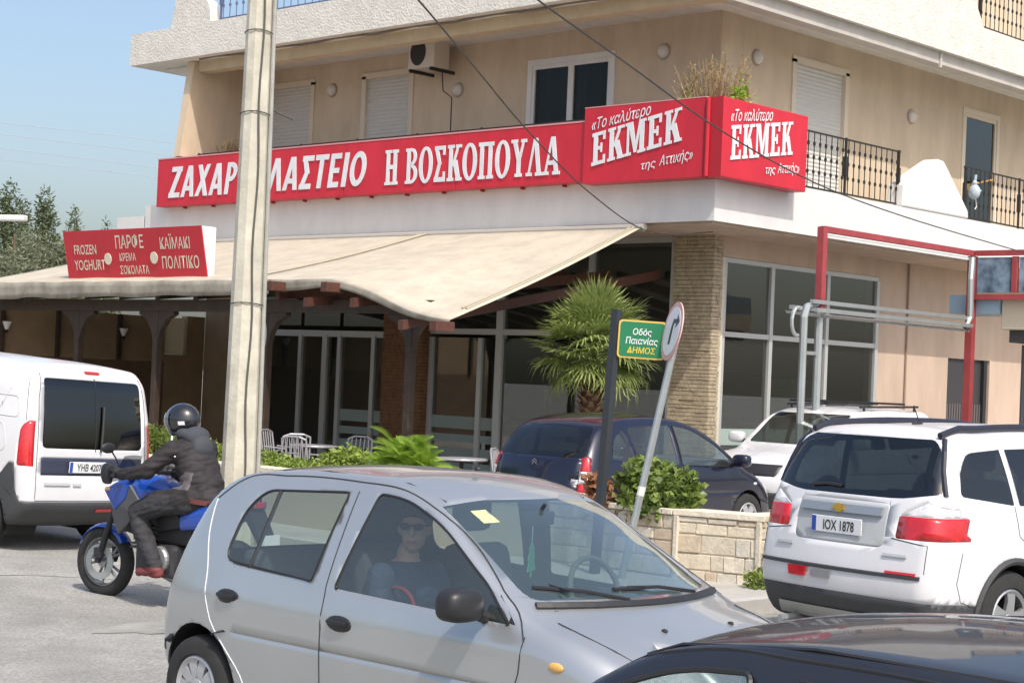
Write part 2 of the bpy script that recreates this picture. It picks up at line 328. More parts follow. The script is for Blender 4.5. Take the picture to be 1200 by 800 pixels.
# shutters
m_shut = M('pale_roller_shutter', (.55, .54, .50), .6)
def shutter(axis, pos, a0, a1, z0, z1):
    p = bp('shutter', MB().box(*((pos+.05, pos+.06, a0+.06, a1-.06, z0, z1-.05) if axis == 'x' else (a0+.06, a1-.06, pos+.05, pos+.06, z0, z1-.05))), m_shut)
    sl = MB(); z = z0
    while z < z1-.08:
        if axis == 'x': sl.prism([(pos+.05, z+.003), (pos+.035, z+.03), (pos+.05, z+.066)], 'y', a0+.06, a1-.06)
        else: sl.add([(a, pos+d, z+h) for a in (a0+.06, a1-.06) for d, h in ((.05, .003), (.035, .03), (.05, .066))], [(0, 1, 4, 3), (1, 2, 5, 4), (0, 2, 1), (3, 4, 5)])
        z += .07
    bp('shutter_slats', sl, m_shut, p, kind='stuff')
    f = MB(); q = lambda x0, x1, y0, y1, z0, z1: f.box(x0, x1, y0, y1, z0, z1)
    if axis == 'x': q(pos-.03, pos+.1, a0-.05, a0+.06, z0, z1); q(pos-.03, pos+.1, a1-.06, a1+.05, z0, z1); q(pos-.03, pos+.1, a0-.05, a1+.05, z1-.05, z1+.06)
    else: q(a0-.05, a0+.06, pos-.03, pos+.1, z0, z1); q(a1-.06, a1+.05, pos-.03, pos+.1, z0, z1); q(a0-.05, a1+.05, pos-.03, pos+.1, z1-.05, z1+.06)
    bp('shutter_frame', f, M('beige_frame', (.62, .54, .42), .7), p)
shutter('x', XW, *LH[0]); shutter('x', XW, *LH[1]); shutter('y', YW, *RH[0])
# dark balcony doors
def door_x(a0, a1, z0, z1, pos, leaves=2, fm=m_white, axis='x'):
    p = None
    def bx(mb, d0, d1, s0, s1, zz0, zz1): mb.box(*((pos+d0, pos+d1, s0, s1, zz0, zz1) if axis == 'x' else (s0, s1, pos+d0, pos+d1, zz0, zz1)))
    f = MB(); bx(f, -.02, .1, a0, a0+.1, z0, z1); bx(f, -.02, .1, a1-.1, a1, z0, z1); bx(f, -.02, .1, a0+.1, a1-.1, z1-.1, z1)
    p = bp('balcony_door', f, fm)
    wl = (a1-a0-.2)/leaves
    for i in range(leaves):
        s0 = a0+.1+i*wl; l = MB(); bx(l, .0, .06, s0, s0+.06, z0, z1-.1); bx(l, .0, .06, s0+wl-.06, s0+wl, z0, z1-.1); bx(l, .0, .06, s0+.06, s0+wl-.06, z1-.17, z1-.1)
        bp('door_frame', l, fm, p)
        gl = MB(); bx(gl, .03, .036, s0+.06, s0+wl-.06, z0, z1-.17); bp('pane', gl, m_winglass if axis == 'x' else m_winrefl, p)
    cu = MB(); n = 60; vs = []
    for i in range(n+1):
        s = a0+.1+(a1-a0-.2)*i/n; d = .12+.04*sin(i*1.1)+.02*sin(i*2.7)
        for z in (z0, z1): vs.append((pos+d, s, z) if axis == 'x' else (s, pos+d, z))
    cu.add(vs, [(2*i, 2*i+2, 2*i+3, 2*i+1) for i in range(n)]); bp('curtain', cu, M('grey_curtain', (.11, .11, .12), .8), p, smooth=60)
door_x(*LH[2], XW)
door_x(*RH[1], YW, 1, M('beige_frame', (.62, .54, .42), .7), 'y')
# ---------------- ground floor shell
bp('ground_wall', MB().box(6.5, 9.0, YW, YW+.25, 0, 4.398).box(10.6, 16, YW, YW+.25, 0, 4.398).box(9.0, 10.6, YW, YW+.25, 2.75, 4.398), m_peach)
bp('ground_wall', MB().box(1.752, 6.498, YW, YW+.2, 4.08, 4.398), m_peach); bp('ground_wall', MB().box(1.76, 6.498, YW+.02, YW+.2, -.1, .42), m_peach); bp('ground_wall', MB().box(1.6, 1.75, 12.76, 14.19, 0, 4.39), M('tan_panel', (.25, .175, .105), .85, var=.15, vs=2))
bp('drain_pipe', MB().tube([(7.45, YW-.03, .1), (7.45, YW-.03, 4.39)], .018, 6), M('tan_pipe', (.3, .22, .17), .7))
dp = bp('side_door', MB().box(9.0, 10.6, YW+.05, YW+.12, .1, 2.74), M('dark_door_metal', (.045, .042, .045), .5))
mm = MB()
for i in range(16): mm.box(9.08+i*.094, 9.13+i*.094, YW+.035, YW+.049, .15, 1.9)
bp('grille_bars', mm, M('grille_grey', (.12, .11, .11), .5), dp, kind='stuff')
bp('door_trim', MB().box(9.72, 9.78, YW+.03, YW+.049, .1, 2.74).box(10.35, 10.45, YW-.02, YW+.04, .1, 2.74), m_black, dp)
# column with thin stones at the corner
def stone_column(x0, x1, y0, y1, z0, z1, colA, seed, parent_name, ch=.062, cl=.22):
    core = bp(parent_name, MB().box(x0+.02, x1-.02, y0+.02, y1-.02, z0, z1), M('mortar', (.32, .27, .2), .95))
    rr = random.Random(seed); st = MB(); z = z0; row = 0
    while z < z1-.02:
        h = ch*rr.uniform(.8, 1.2)
        for (face, a0, a1) in (('x', y0, y1), ('y', x0, x1)):
            a = a0-(rr.random()*.1)
            while a < a1-.01:
                b = min(a1, a+cl*rr.uniform(.6, 1.5)); s = max(a, a0); d = rr.uniform(0, .014)
                if b-s > .02:
                    if face == 'x': st.box(x0-d, x0+.03, s+.003, b-.004, z+.004, z+h-.004)
                    else: st.box(s+.003, b-.004, y0-d, y0+.03, z+.004, z+h-.004)
                a = b
        z += h
    return bp('column_stones', st, colA, core, kind='stuff')
m_brickA = M('tan_thin_stone', (.42, .345, .24), .9, var=.25, vs=9, bump=.3, bs=60)
m_brickB = M('brown_thin_brick', (.22, .11, .055), .9, var=.3, vs=9, bump=.3, bs=60)
stone_column(1.5, 1.745, 1.1, 1.9, 0, 4.398, m_brickA, 1, 'stone_column')
stone_column(1.42, 1.9, 7.5, 8.55, 0, 4.398, m_brickB, 2, 'brick_column')
bp('column_trim', MB().box(1.75, 1.86, YW-.06, YW+.1, 0, 4.07), M('pale_trim', (.66, .62, .52), .7))
# right shopfront: 3 bays x 2
RW = bp('shop_window', MB().box(1.87, 6.48, YW-.01, YW+.07, 4.0, 4.075), m_alu); bp('window_rail', MB().box(1.87, 6.48, YW-.01, YW+.07, .4, .47), m_alu, RW)
for x in (1.87, 3.18, 4.82, 6.40): bp('mullion', MB().box(x, x+.09, YW-.03, YW+.09, .47, 4.0), m_alu, RW)
for a, b in ((1.96, 3.18), (3.27, 4.82), (4.91, 6.40)):
    bp('transom', MB().box(a, b, YW-.02, YW+.08, 2.82, 2.9), m_alu, RW)
    for z0, z1 in ((.47, 2.82), (2.9, 4.0)): bp('pane', MB().box(a, b, YW+.02, YW+.028, z0, z1), m_shopglass, RW)
    for z0, z1 in ((.5, .72), (.8, 1.02), (1.1, 1.36)): bp('frosted_band', MB().box(a+.02, b-.02, YW+.012, YW+.016, z0, z1), M('frosted_band_green', (.35, .44, .41), .7), RW)
# left shopfront under the awning
LW = bp('shop_window', MB().box(XW-.01, XW+.07, 1.92, 12.75, 4.3, 4.395), m_alu); bp('window_rail', MB().box(XW-.01, XW+.07, 1.92, 7.6, 2.76, 2.86), m_alu, LW); bp('window_rail', MB().box(XW-.01, XW+.07, 8.52, 12.75, 2.66, 2.78), m_alu, LW)
for y, w in ((1.92, .08), (3.62, .12), (5.66, .16), (6.15, .1), (7.38, .1), (8.56, .09), (8.94, .1), (9.9, .1), (10.3, .14), (11.05, .1), (12.65, .1)):
    bp('mullion', MB().box(XW-.03, XW+.09, y, y+w, .12, 4.3 if y < 6 else 2.7), m_alu, LW)
for a, b in ((2.0, 3.62), (3.74, 5.66), (5.82, 7.5), (8.61, 9.9), (10.0, 11.05), (11.15, 12.65)):
    bp('pane', MB().box(XW+.02, XW+.028, a, b, .2, 2.7), m_shopglass, LW)
    bp('pane', MB().box(XW+.02, XW+.028, a, b, 2.87, 4.3), m_shopglass, LW)
for a, b in ((5.82, 6.15), (6.25, 7.5), (8.61, 8.94), (9.04, 9.9), (3.74, 4.4)):
    for i, (z0, z1) in enumerate(((.3, .48), (.58, .74), (.84, .98), (1.08, 1.3))): bp('frosted_band', MB().box(XW+.012, XW+.016, a+.01, b-.01, z0, z1), m_frost, LW)
# shop room
bp('shop_floor', MB().box(1.7, 12, 1.4, 12.78, .08, .12), M('shop_tiles', (.25, .2, .16), .35))
bp('shop_back_wall', MB().box(8.2, 8.35, 1.5, 12.78, .12, 4.398).box(1.9, 8.19, 12.6, 12.78, .12, 4.398), M('shop_wall_brown', (.22, .17, .13), .8))
bp('shop_ceiling', MB().box(XW+.1, 8.19, 1.45, 12.78, 4.25, 4.398), M('shop_ceiling_grey', (.4, .37, .33), .8))
def shop_box(name, label, cat, x0, x1, y0, y1, z0, z1, mat, top):
    t = thing(name, label, cat, ((x0+x1)/2, (y0+y1)/2, z0)); dx, dy = (x1-x0)/2, (y1-y0)/2
    MB().box(-dx, dx, -dy, dy, .1, z1-z0-.05).build('body', mat, t, .01)
    MB().box(-dx-.03, dx+.03, -dy-.03, dy+.03, z1-z0-.05, z1-z0).build('top', top, t, .01)
    MB().box(-dx+.04, dx-.04, -dy+.04, dy-.04, 0, .099).build('plinth', m_black, t)
    return t
t = shop_box('fridge', 'white upright fridge standing inside behind the right shop window', 'fridge', 5.5, 6.2, 2.3, 2.9, .12, 2.2, m_white, m_white)
MB().box(-.37, -.351, -.28, .28, .2, 1.9).build('door', m_white, t, .01); MB().box(-.4, -.371, -.26, -.23, .8, 1.3).build('handle', m_alu, t)
t = shop_box('display_counter', 'long display counter inside the shop behind the corner windows', 'counter', 3.2, 3.9, 3.2, 7.2, .12, 1.25, M('counter_wood', (.2, .12, .07), .5), m_white)
t = shop_box('cabinet', 'dark shelf cabinet against the back wall of the shop', 'cabinet', 7.7, 8.18, 4, 9, .12, 2.3, M('cabinet_brown', (.12, .07, .045), .5), m_wood)
for z in (.7, 1.2, 1.7): MB().box(-.3, -.24, -2.4, 2.4, z, z+.03).build('shelf', m_white, t)
t = thing('poster', 'pale menu poster hanging inside the left glass door', 'poster', (1.75, 10.35, 2.05)); MB().box(0, .02, -.12, .3, -.2, .2).build('sheet', M('poster_pale', (.55, .6, .58), .6), t); MB().box(-.004, -.001, -.02, .22, -.14, .14).build('print', M('poster_print', (.12, .12, .12), .6), t)
# railings
def baluster_mesh(h):
    m = MB(); m.box(-.006, .006, -.006, .006, 0, h)
    for z in (h*.28, h*.55, h*.8): m.box(-.016, .016, -.012, .012, z-.03, z+.03); m.box(-.03, .03, -.008, .008, z-.008, z+.008)
    return m.mesh('baluster')
def railing(axis, pos, a0, a1, z0, z1, step, mat, name='railing', posts=1.5):
    r = MB()
    for z in (z0+.04, z1-.02):
        if axis == 'y': r.box(a0, a1, pos-.018, pos+.018, z, z+.025)
        else: r.box(pos-.018, pos+.018, a0, a1, z, z+.025)
    R = bp(name, r, mat); me = baluster_mesh(z1-z0-.085); me.materials.append(mat); n = int((a1-a0)/step)
    for i in range(n):
        a = a0+(i+.5)*(a1-a0)/n; obj('baluster', me, None, R, loc=(a, pos, z0+.0655) if axis == 'y' else (pos, a, z0+.0655))
    k = int((a1-a0)/posts)
    for i in range(k+1):
        a = a0+.03+(a1-a0-.06)*i/max(1, k); pm = MB(); p = (a, pos) if axis == 'y' else (pos, a)
        pm.box(p[0]-.016, p[0]+.016, p[1]-.016, p[1]+.016, z0, z1+.02); pm.box(p[0]-.028, p[0]+.028, p[1]-.028, p[1]+.028, z0+(z1-z0)*.35, z0+(z1-z0)*.7); bp('rail_post', pm, mat, R)
    return R
railing('y', .12, 1.95, 5.25, 5.16, 6.1, .16, m_iron); railing('y', .12, 7.42, 11.5, 5.16, 6.1, .16, m_iron)
railing('x', .12, .3, 12.7, 5.16, 6.12, .24, m_iron)
railing('x', -.15, 3.4, 11.85, 8.585, 9.5, .2, M('blue_grey_iron', (.10, .12, .22), .5)); railing('y', .06, 7.62, 12, 8.585, 9.5, .16, m_iron)
bp('gable_ornament', MB().prism([(5.17, 5.162), (5.19, 5.55), (6.12, 6.02), (6.28, 6.09), (6.46, 6.08), (6.56, 6.0), (7.36, 5.3), (7.38, 5.162)], 'y', -.02, .3), m_white, bevel=.03)
# ================================================= signs
def red_board(t, axis, a0, a1, z0, z1, front, back):
    if axis == 'x':
        MB().box(front, back, a0, a1, z0, z1).build('panel', m_red, t, .012)
        MB().box(front-.004, back, a0, a1, z1+.002, z1+.035).build('trim', m_redd, t)
    else:
        MB().box(a0, a1, front, back, z0, z1).build('panel', m_red, t, .012)
S1 = thing('shop_sign', 'long red sign board reading ΖΑΧΑΡΟΠΛΑΣΤΕΙΟ Η ΒΟΣΚΟΠΟΥΛΑ above the cream awning', 'sign')
for i in range(4): MB().box(-.25, -.02, 2.36+i*2.785+.004, 2.36+(i+1)*2.785-.004, 5.08, 6.0).build('panel', m_red, S1, .012)
MB().box(-.256, -.02, 2.36, 13.5, 6.003, 6.03).build('trim', M('pale_trim_red', (.6, .25, .25), .6), S1)
for i in range(12): MB().tube([(-.02, 2.9+i*.9, 5.06), (-.1, 2.9+i*.9, 5.06)], .02, 6).build('bracket', m_redd, S1)
def font_word(word, y0, y1, z, h, shear, bold, front, mat, par, frame=frame_left, rise=0, thick=.012, name='letter'):
    total = font_mesh(word, h, 1, shear, bold); xs = [v.co.x for v in total.vertices]; w = max(xs)-min(xs); bpy.data.meshes.remove(total); k = abs(y1-y0)/w
    x = 0
    for i, ch in enumerate(word):
        if ch == ' ': x += h*.3*k; continue
        me = font_mesh(ch, h, k, shear, bold); mx = [v.co.x for v in me.vertices]
        a = font_mesh(word[:i+1], h, k, 0, bold); b = font_mesh(ch, h, k, 0, bold)
        off = max(v.co.x for v in a.vertices)-max(v.co.x for v in b.vertices); bpy.data.meshes.remove(a); bpy.data.meshes.remove(b)
        for v in me.vertices: v.co.x += off; v.co.y += v.co.x*rise
        letter(me, mat, par, frame(y0, z, front), name, thick)
def slab_word(word, s0, s1, z, h, par, fr, front, shear=0, rise=0, gap=.03, tab=SLAB):
    tot = sum(tab[c][0] for c in word if c != ' ')+gap*(len(word)-1)+sum(.35 for c in word if c == ' '); sx = abs(s1-s0)/tot/h; x = 0
    for c in word:
        if c == ' ': x += .35*sx*h; continue
        me, w = slab_mesh(c, h, sx, x, shear, rise, tab); letter(me, m_lett, par, fr(s0, z, front)); x += w+gap*sx*h
slab_word('ΖΑΧΑΡΟΠΛΑΣΤΕΙΟ', 13.1, 7.38, 5.24, .60, S1, frame_left, -.262, .16, 0, .05, SANS)
slab_word('Η ΒΟΣΚΟΠΟΥΛΑ', 6.87, 2.82, 5.22, .60, S1, frame_left, -.262)
S2 = thing('shop_sign', 'red sign box reading ΕΚΜΕΚ wrapping the corner of the balcony', 'sign')
MB().box(-.3, -.03, .02, 2.33, 5.04, 6.2).build('panel', m_red, S2, .012)
MB().box(-.28, 1.88, -.3, -.03, 5.04, 6.2).build('panel', m_red, S2, .012)
MB().prism([(-.3, .015), (-.3, -.06), (-.285, -.06-.24), (-.285, -.03), (-.05, -.03), (-.05, .015)], 'z', 5.04, 6.2).build('corner_panel', m_redd, S2)
MB().tube([(-.315, -.06, 5.05), (-.315, -.06, 6.19)], .03, 8).build('corner_trim', m_red, S2)
MB().box(-.302, -.03, .0, 2.33, 6.203, 6.22).build('trim', M('pale_trim_red', (.6, .25, .25), .6), S2)
for fr, s0, front, W_ in ((frame_left, 2.18, -.312, 2.05), (frame_right, -.12, -.312, 1.85)):
    sg = 1 if fr is frame_right else -1; R = .17
    slab_word('ΕΚΜΕΚ', s0+sg*.03, s0+sg*(W_*.86), 5.3, .50, S2, fr, front, .0, R)
    k = W_/2.05
    font_word('«Το καλύτερο', s0+sg*.0, s0+sg*1.15*k, 5.86, .17, .2, .008, front, m_lett, S2, fr, .14, 0)
    font_word('της', s0+sg*1.0*k, s0+sg*1.28*k, 5.20, .12, .2, .008, front, m_lett, S2, fr, .12, 0)
    font_word('Αττικής»', s0+sg*1.36*k, s0+sg*1.98*k, 5.245, .15, .2, .008, front, m_lett, S2, fr, .12, 0)
# small tilted sign on the awning
S3 = thing('awning_sign', 'small tilted red sign box with three dessert names standing on the awning', 'sign', (-3.55, 9.15, 3.37))
tl = .33
Q = [(-.13, .06), (.13+.05, .06), (.33, .86), (-.02-.02, .92)]
def s3(): return MB().prism([(0, 0), (.34, .0), (.30, .88), (-.16, .88)][::-1], 'y', -2.1, 2.1)
MB().prism([(0, 0), (.12, 0), (.12, .85), (-.20+.02, .85)], 'y', -1.83, 2.08).build('box', M('white_sign_side', (.75, .75, .76), .5), S3, .01)
fa = math.atan2(.18, .85)
def s3frame(y, h): # text on the tilted front face
    n = Vector((-cos(fa), 0, -sin(fa))).normalized(); u = Vector((-sin(fa), 0, cos(fa))); o = Vector((0, y, 0))+u*h+n*.03; r = Vector((0, -1, 0))
    mm_ = Matrix((r, u, n)).transposed().to_4x4(); mm_.translation = o; return mm_
u = Vector((-sin(fa), 0, cos(fa))); nn = Vector((-cos(fa), 0, -sin(fa)))
pv = [Vector((0, s, 0))+u*h+nn*d for d in (.004, .026) for s, h in ((2.1, -.01), (-1.85, -.01), (-1.85, .875), (2.1, .875))]
MB().add(pv, [(0, 1, 2, 3), (7, 6, 5, 4), (0, 4, 5, 1), (1, 5, 6, 2), (2, 6, 7, 3), (3, 7, 4, 0)]).build('panel', m_red, S3)
for y in (-1.5, .75): MB().tube([(.02, y, 0), (.0, y, -.16), (.25, y, -.16+.02)], .018, 6).build('foot', m_iron, S3)
m_gold = M('pale_gold_lettering', (.72, .66, .52), .5)
for txt, y, h, sz in (('FROZEN', 1.83, .47, .17), ('YOGHURT', 1.86, .2, .18), ('ΠΑΡΦΕ', .58, .55, .22), ('ΚΡΕΜΑ', .5, .34, .13), ('ΣΟΚΟΛΑΤΑ', .52, .12, .14), ('ΚΑΪΜΑΚΙ', -.68, .52, .19), ('ΠΟΛΙΤΙΚΟ', -.68, .2, .2)):
    me = font_mesh(txt, sz, .78, .05, .008); xs = [v.co.x for v in me.vertices]; letter(me, m_gold, S3, s3frame(y, h), 'lettering', 0)
for y in (.82, -.5): MB().lathe([(0, 0), (.1, 0), (.1, .012), (0, .012)], 16, 'z').build('dot', m_gold, S3).matrix_local = s3frame(y, .38)
# air conditioner, lamps
A = thing('air_conditioner', 'beige air conditioner unit hung under the upper slab', 'air conditioner', (1.15, 7.35, 7.47))
MB().box(-.28, .2, -.42, .42, 0, .6).build('casing', M('ac_beige', (.55, .50, .42), .6), A, .02)
MB().lathe([(0, -.292), (.24, -.292), (.25, -.283), (0, -.283)], 24, 'x', (0, .1, .3)).build('fan_grille', m_black, A)
MB().box(-.3, .45, -.36, -.3, -.06, -.002).build('bracket', m_iron, A); MB().box(-.3, .45, .3, .36, -.06, -.002).build('bracket', m_iron, A); A.scale = (.8, .8, .95)
MB().tube([(.1, -.3, 0), (.12, -.34, -.4), (.38, -.36, -.5), (.40, -.36, -2.2)], .014, 6).build('hose', m_iron, A)
for i, (x, y, z, a, lb) in enumerate(((XW, 10.5, 7.42, 0, 'round bulkhead lamp between the two pale shutters'), (XW, 7.05, 7.15, 0, 'round bulkhead lamp below the air conditioner'), (XW, 2.35, 7.4, 0, 'round bulkhead lamp right of the dark balcony door'), (2.55, YW, 7.35, 1, 'round bulkhead lamp near the corner on the right balcony wall'), (7.35, YW, 7.05, 1, 'round bulkhead lamp between shutter and door on the right balcony wall'))):
    t = thing('wall_lamp', lb, 'lamp', (x, y, z), -pi/2 if a == 0 else 0, 'round balcony lamps')
    t.rotation_euler = (0, 0, -pi/2 if a == 0 else 0)
    MB().lathe([(0, -.03), (.13, -.03), (.14, -.0)], 16, 'y').build('base', M('lamp_base', (.35, .3, .25), .6), t)
    MB().lathe([(.0, -.11), (.06, -.1), (.1, -.06), (.11, -.03)], 16, 'y').build('globe', M('lamp_globe', (.6, .56, .5), .4), t, smooth=60)
# ================================================= awning
def zf(y): return 3.32-.56*(1-sstep(1.3, 3.9, y))
def zaw(x, y):
    t = -x/4.0; return 4.38+(zf(y)-4.38)*t-.05*sin(pi*t)+.006*sin(y*5)*t
AW = thing('awning', 'large cream canvas awning sloping over the terrace', 'awning')
def aw_sheet(y0, y1, name):
    m = MB(); nx, ny = 16, max(2, int((y1-y0)/.2)); vs = [(-4.0*i/nx-.04, y0+(y1-y0)*j/ny, zaw(-4.0*i/nx, y0+(y1-y0)*j/ny)) for j in range(ny+1) for i in range(nx+1)]
    m.add(vs, [(j*(nx+1)+i, j*(nx+1)+i+1, (j+1)*(nx+1)+i+1, (j+1)*(nx+1)+i) for j in range(ny) for i in range(nx)])
    o = m.build(name, m_can, AW, smooth=80); s = o.modifiers.new('s', 'SOLIDIFY'); s.thickness = .006; return o
aw_sheet(1.3, 6.0, 'canvas'); aw_sheet(6.0, 13.9, 'canvas')
def valance(y0, y1, h0, h1, name='valance'):
    m = MB(); n = int((y1-y0)/.12); vs = []
    for j in range(n+1):
        y = y0+(y1-y0)*j/n; z = zaw(-4, y); h = h0+(h1-h0)*j/n
        for k in range(4): vs.append((-4.045-.02*sin(y*2.2)*k/3-.01*sin(y*7)*k/3, y, z+.004-(h+.012*sin(y*3.1))*k/3))
    m.add(vs, [(j*4+k, j*4+k+1, (j+1)*4+k+1, (j+1)*4+k) for j in range(n) for k in range(3)])
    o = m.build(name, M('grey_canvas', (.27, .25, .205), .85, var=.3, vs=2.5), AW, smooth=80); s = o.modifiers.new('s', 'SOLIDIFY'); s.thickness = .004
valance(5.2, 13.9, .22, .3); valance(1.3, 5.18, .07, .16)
for y in (2.6, 3.8, 4.9, 7.2, 8.4, 9.6, 10.8, 12):
    MB().tube([(-.02-4*i/14, y, zaw(-4*i/14, y)+.002) for i in range(15)], .006, 4).build('stitched_seam', M('canvas_seam', (.40, .36, .28), .8), AW)
for y in (1.42, 1.5, 5.95, 6.06):
    MB().tube([(-.02-4*i/10, y, zaw(-4*i/10, y)+.022) for i in range(10)], .016, 6).build('arm_seam', M('canvas_seam', (.40, .36, .28), .8), AW)
MB().tube([(-.06, 1.25, 4.37), (-.06, 13.9, 4.37)], .06, 10).build('roller', M('roller_grey', (.4, .38, .34), .6), AW)
MB().tube([(-4.02, 1.35+i*.6, zaw(-4, 1.35+i*.6)-.02) for i in range(22)], .02, 6).build('front_bar', m_alu, AW)
# ================================================= wooden pergola under it
PG = thing('pergola', 'dark wooden pergola with bracketed posts under the awning', 'pergola')
def post(x, y, z0, z1, w=.06, par=PG, mat=m_wood):
    p = MB().box(x-w, x+w, y-w, y+w, z0, z1).build('post', mat, par, .01)
    for s in (-1, 1):
        for ax in (0,):
            pts = [(y+s*(w+.002), z1-.5), (y+s*(w+.07), z1-.3), (y+s*(w+.22), z1-.13), (y+s*(w+.42), z1-.05), (y+s*(w+.42), z1-.002), (y+s*(w+.002), z1-.002)]
            MB().prism(pts if s > 0 else pts[::-1], 'x', x-.05, x+.05).build('bracket', mat, p)
    MB().box(x-w-.04, x+w+.04, y-w-.04, y+w+.04, z0, z0+.25).build('base', mat, p)
for y in (2.55, 5.75, 8.6, 10.9): post(-3.55, y, .15, 2.86)
MB().box(-3.64, -3.46, 2.1, 13.6, 2.862, 3.05).build('beam', m_wood, PG, .01)
for i in range(12):
    y = 2.2+i*1.02
    z1 = min(3.19, zaw(-3.9, y)-.06)-(.14 if i < 3 else .02)
    xe = -4.1 if i < 3 else -3.8
    MB().add([(xe, y-.05, z1-.13), (xe, y+.05, z1-.13), (xe, y+.05, z1), (xe, y-.05, z1), (1.5, y-.05, 3.7), (1.5, y+.05, 3.7), (1.5, y+.05, 3.85), (1.5, y-.05, 3.85)],
             [(0, 1, 2, 3), (7, 6, 5, 4), (0, 4, 5, 1), (1, 5, 6, 2), (2, 6, 7, 3), (3, 7, 4, 0)]).build('rafter', m_redwood if i < 4 else m_wood, PG)
for y in (1.36, 3.62, 4.85): MB().box(-4.3, -3.95, y-.07, y+.07, zaw(-4, y)-.17, zaw(-4, y)-.03).build('rafter_end', m_redwood, PG, .01)
# enclosure wall at the far end of the terrace
EW = thing('terrace_wall', 'tan wall with a pale window painted as if lit closing the far end of the terrace', 'wall')
MB().box(-7, .62, 14.2, 14.4, .1, 2.05).build('lower_wall', M('brown_dado', (.12, .075, .045), .85, var=.2, vs=3), EW)
MB().box(-7, .62, 14.2, 14.4, 2.052, 2.95).build('upper_wall', M('tan_panel', (.25, .175, .105), .85, var=.15, vs=2), EW)
MB().box(1.16, 1.6, 14.2, 14.4, .1, 3.0).box(.62, 1.16, 14.2, 14.4, .1, 2.2).build('side_wall', M('tan_panel', (.25, .175, .105), .85), EW)
for x in (-6.2, -4.4, -3.1, -1.9, -.5): MB().box(x-.04, x+.04, 14.13, 14.198, 2.05, 2.95).build('batten', m_wood, EW)
MB().box(.64, 1.14, 14.28, 14.3, 2.21, 2.95).build('window_pane', M('painted_yard_brightness', (.75, .68, .5), .8), EW)  # opaque pane, brightness of the yard behind put into its pale colour
for i, x in enumerate((-3.05, -.45)):
    t = thing('wall_light', ['small white wall light on the tan terrace wall, nearer the left edge', 'small white wall light on the tan terrace wall beside the bright window'][i], 'lamp', (x, 14.1, 2.62))
    MB().lathe([(.03, -.1), (.09, .05), (.075, .05)], 12).build('shade', m_white, t); MB().box(-.02, .02, -.02, .03, -.16, -.08).build('bracket', m_iron, t)
# ================================================= terrace tables and chairs
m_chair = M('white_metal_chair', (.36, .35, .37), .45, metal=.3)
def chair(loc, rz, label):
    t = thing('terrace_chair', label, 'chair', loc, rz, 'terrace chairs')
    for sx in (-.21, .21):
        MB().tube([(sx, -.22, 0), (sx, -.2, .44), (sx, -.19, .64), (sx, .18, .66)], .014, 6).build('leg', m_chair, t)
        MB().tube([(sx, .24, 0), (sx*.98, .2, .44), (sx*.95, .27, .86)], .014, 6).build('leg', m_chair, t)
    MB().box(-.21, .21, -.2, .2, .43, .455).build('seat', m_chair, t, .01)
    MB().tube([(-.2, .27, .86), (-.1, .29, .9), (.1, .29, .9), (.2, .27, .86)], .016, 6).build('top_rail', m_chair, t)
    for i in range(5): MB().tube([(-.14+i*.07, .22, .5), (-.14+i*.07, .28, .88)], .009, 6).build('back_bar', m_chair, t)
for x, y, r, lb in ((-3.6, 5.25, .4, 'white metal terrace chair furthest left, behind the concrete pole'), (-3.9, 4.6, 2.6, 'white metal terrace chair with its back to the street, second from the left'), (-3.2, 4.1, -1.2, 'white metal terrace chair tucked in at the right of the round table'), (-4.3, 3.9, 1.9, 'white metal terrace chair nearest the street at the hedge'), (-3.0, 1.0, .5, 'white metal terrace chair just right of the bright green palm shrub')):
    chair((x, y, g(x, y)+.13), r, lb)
for x, y, lb in ((-3.6, 4.5, 'round white terrace table among the metal chairs'), (-3.4, 1.6, 'round white terrace table behind the bright green palm shrub')):
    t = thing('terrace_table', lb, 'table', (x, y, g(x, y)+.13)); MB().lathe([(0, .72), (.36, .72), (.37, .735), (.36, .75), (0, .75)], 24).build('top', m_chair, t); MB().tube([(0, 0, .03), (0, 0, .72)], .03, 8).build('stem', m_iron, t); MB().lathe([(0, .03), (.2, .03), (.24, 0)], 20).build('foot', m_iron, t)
# ================================================= planter
PA = [(-7.2, 6.0), (-7.02, -4.95), (-6.78, -5.88), (-3.6, -5.9)]
PL = thing('stone_planter', 'low cream stone planter wall at the street corner', 'planter')
mst = [M('cream_stone_%d' % i, c, .9, var=.14, vs=9, bump=.4, bs=30) for i, c in enumerate(((.60, .53, .41), (.54, .48, .38), (.64, .58, .47), (.52, .43, .32), (.57, .53, .45)))]
m_joint = M('stone_joint', (.50, .44, .34), .95)
def seg_frame(p, q):
    d = Vector((q[0]-p[0], q[1]-p[1], 0)); l = d.length; d.normalize(); n = Vector((d.y, -d.x, 0)); return d, n, l
def wall_face(p, q, zb, zt, a0, a1, seed):
    rr = random.Random(seed); d, n, l = seg_frame(p, q); z = zb
    while z < zt-.03:
        h = min(zt-z, rr.uniform(.06, .19)); a = a0
        while a < a1-.02:
            b = min(a1, a+rr.uniform(.10, .46));
            if a1-b < .08: b = a1
            dd = rr.uniform(.004, .022); o = Vector((p[0], p[1], 0)); vs = []; j = lambda: rr.uniform(-.008, .008)
            for out in (-.02, dd):
                for (s, zz) in ((a+.006+j(), z+.006), (b-.006+j(), z+.006+abs(j())), (b-.006+j(), z+h-.006), (a+.006+j(), z+h-.006-abs(j()))): v = o+d*s+n*(-out if False else out); vs.append((v.x, v.y, zz))
            mb = MB().add(vs, [(3, 2, 1, 0), (4, 5, 6, 7), (0, 1, 5, 4), (1, 2, 6, 5), (2, 3, 7, 6), (3, 0, 4, 7)]); mb.build('stone', rr.choice(mst), PL, .006); a = b
        z += h
core = MB()
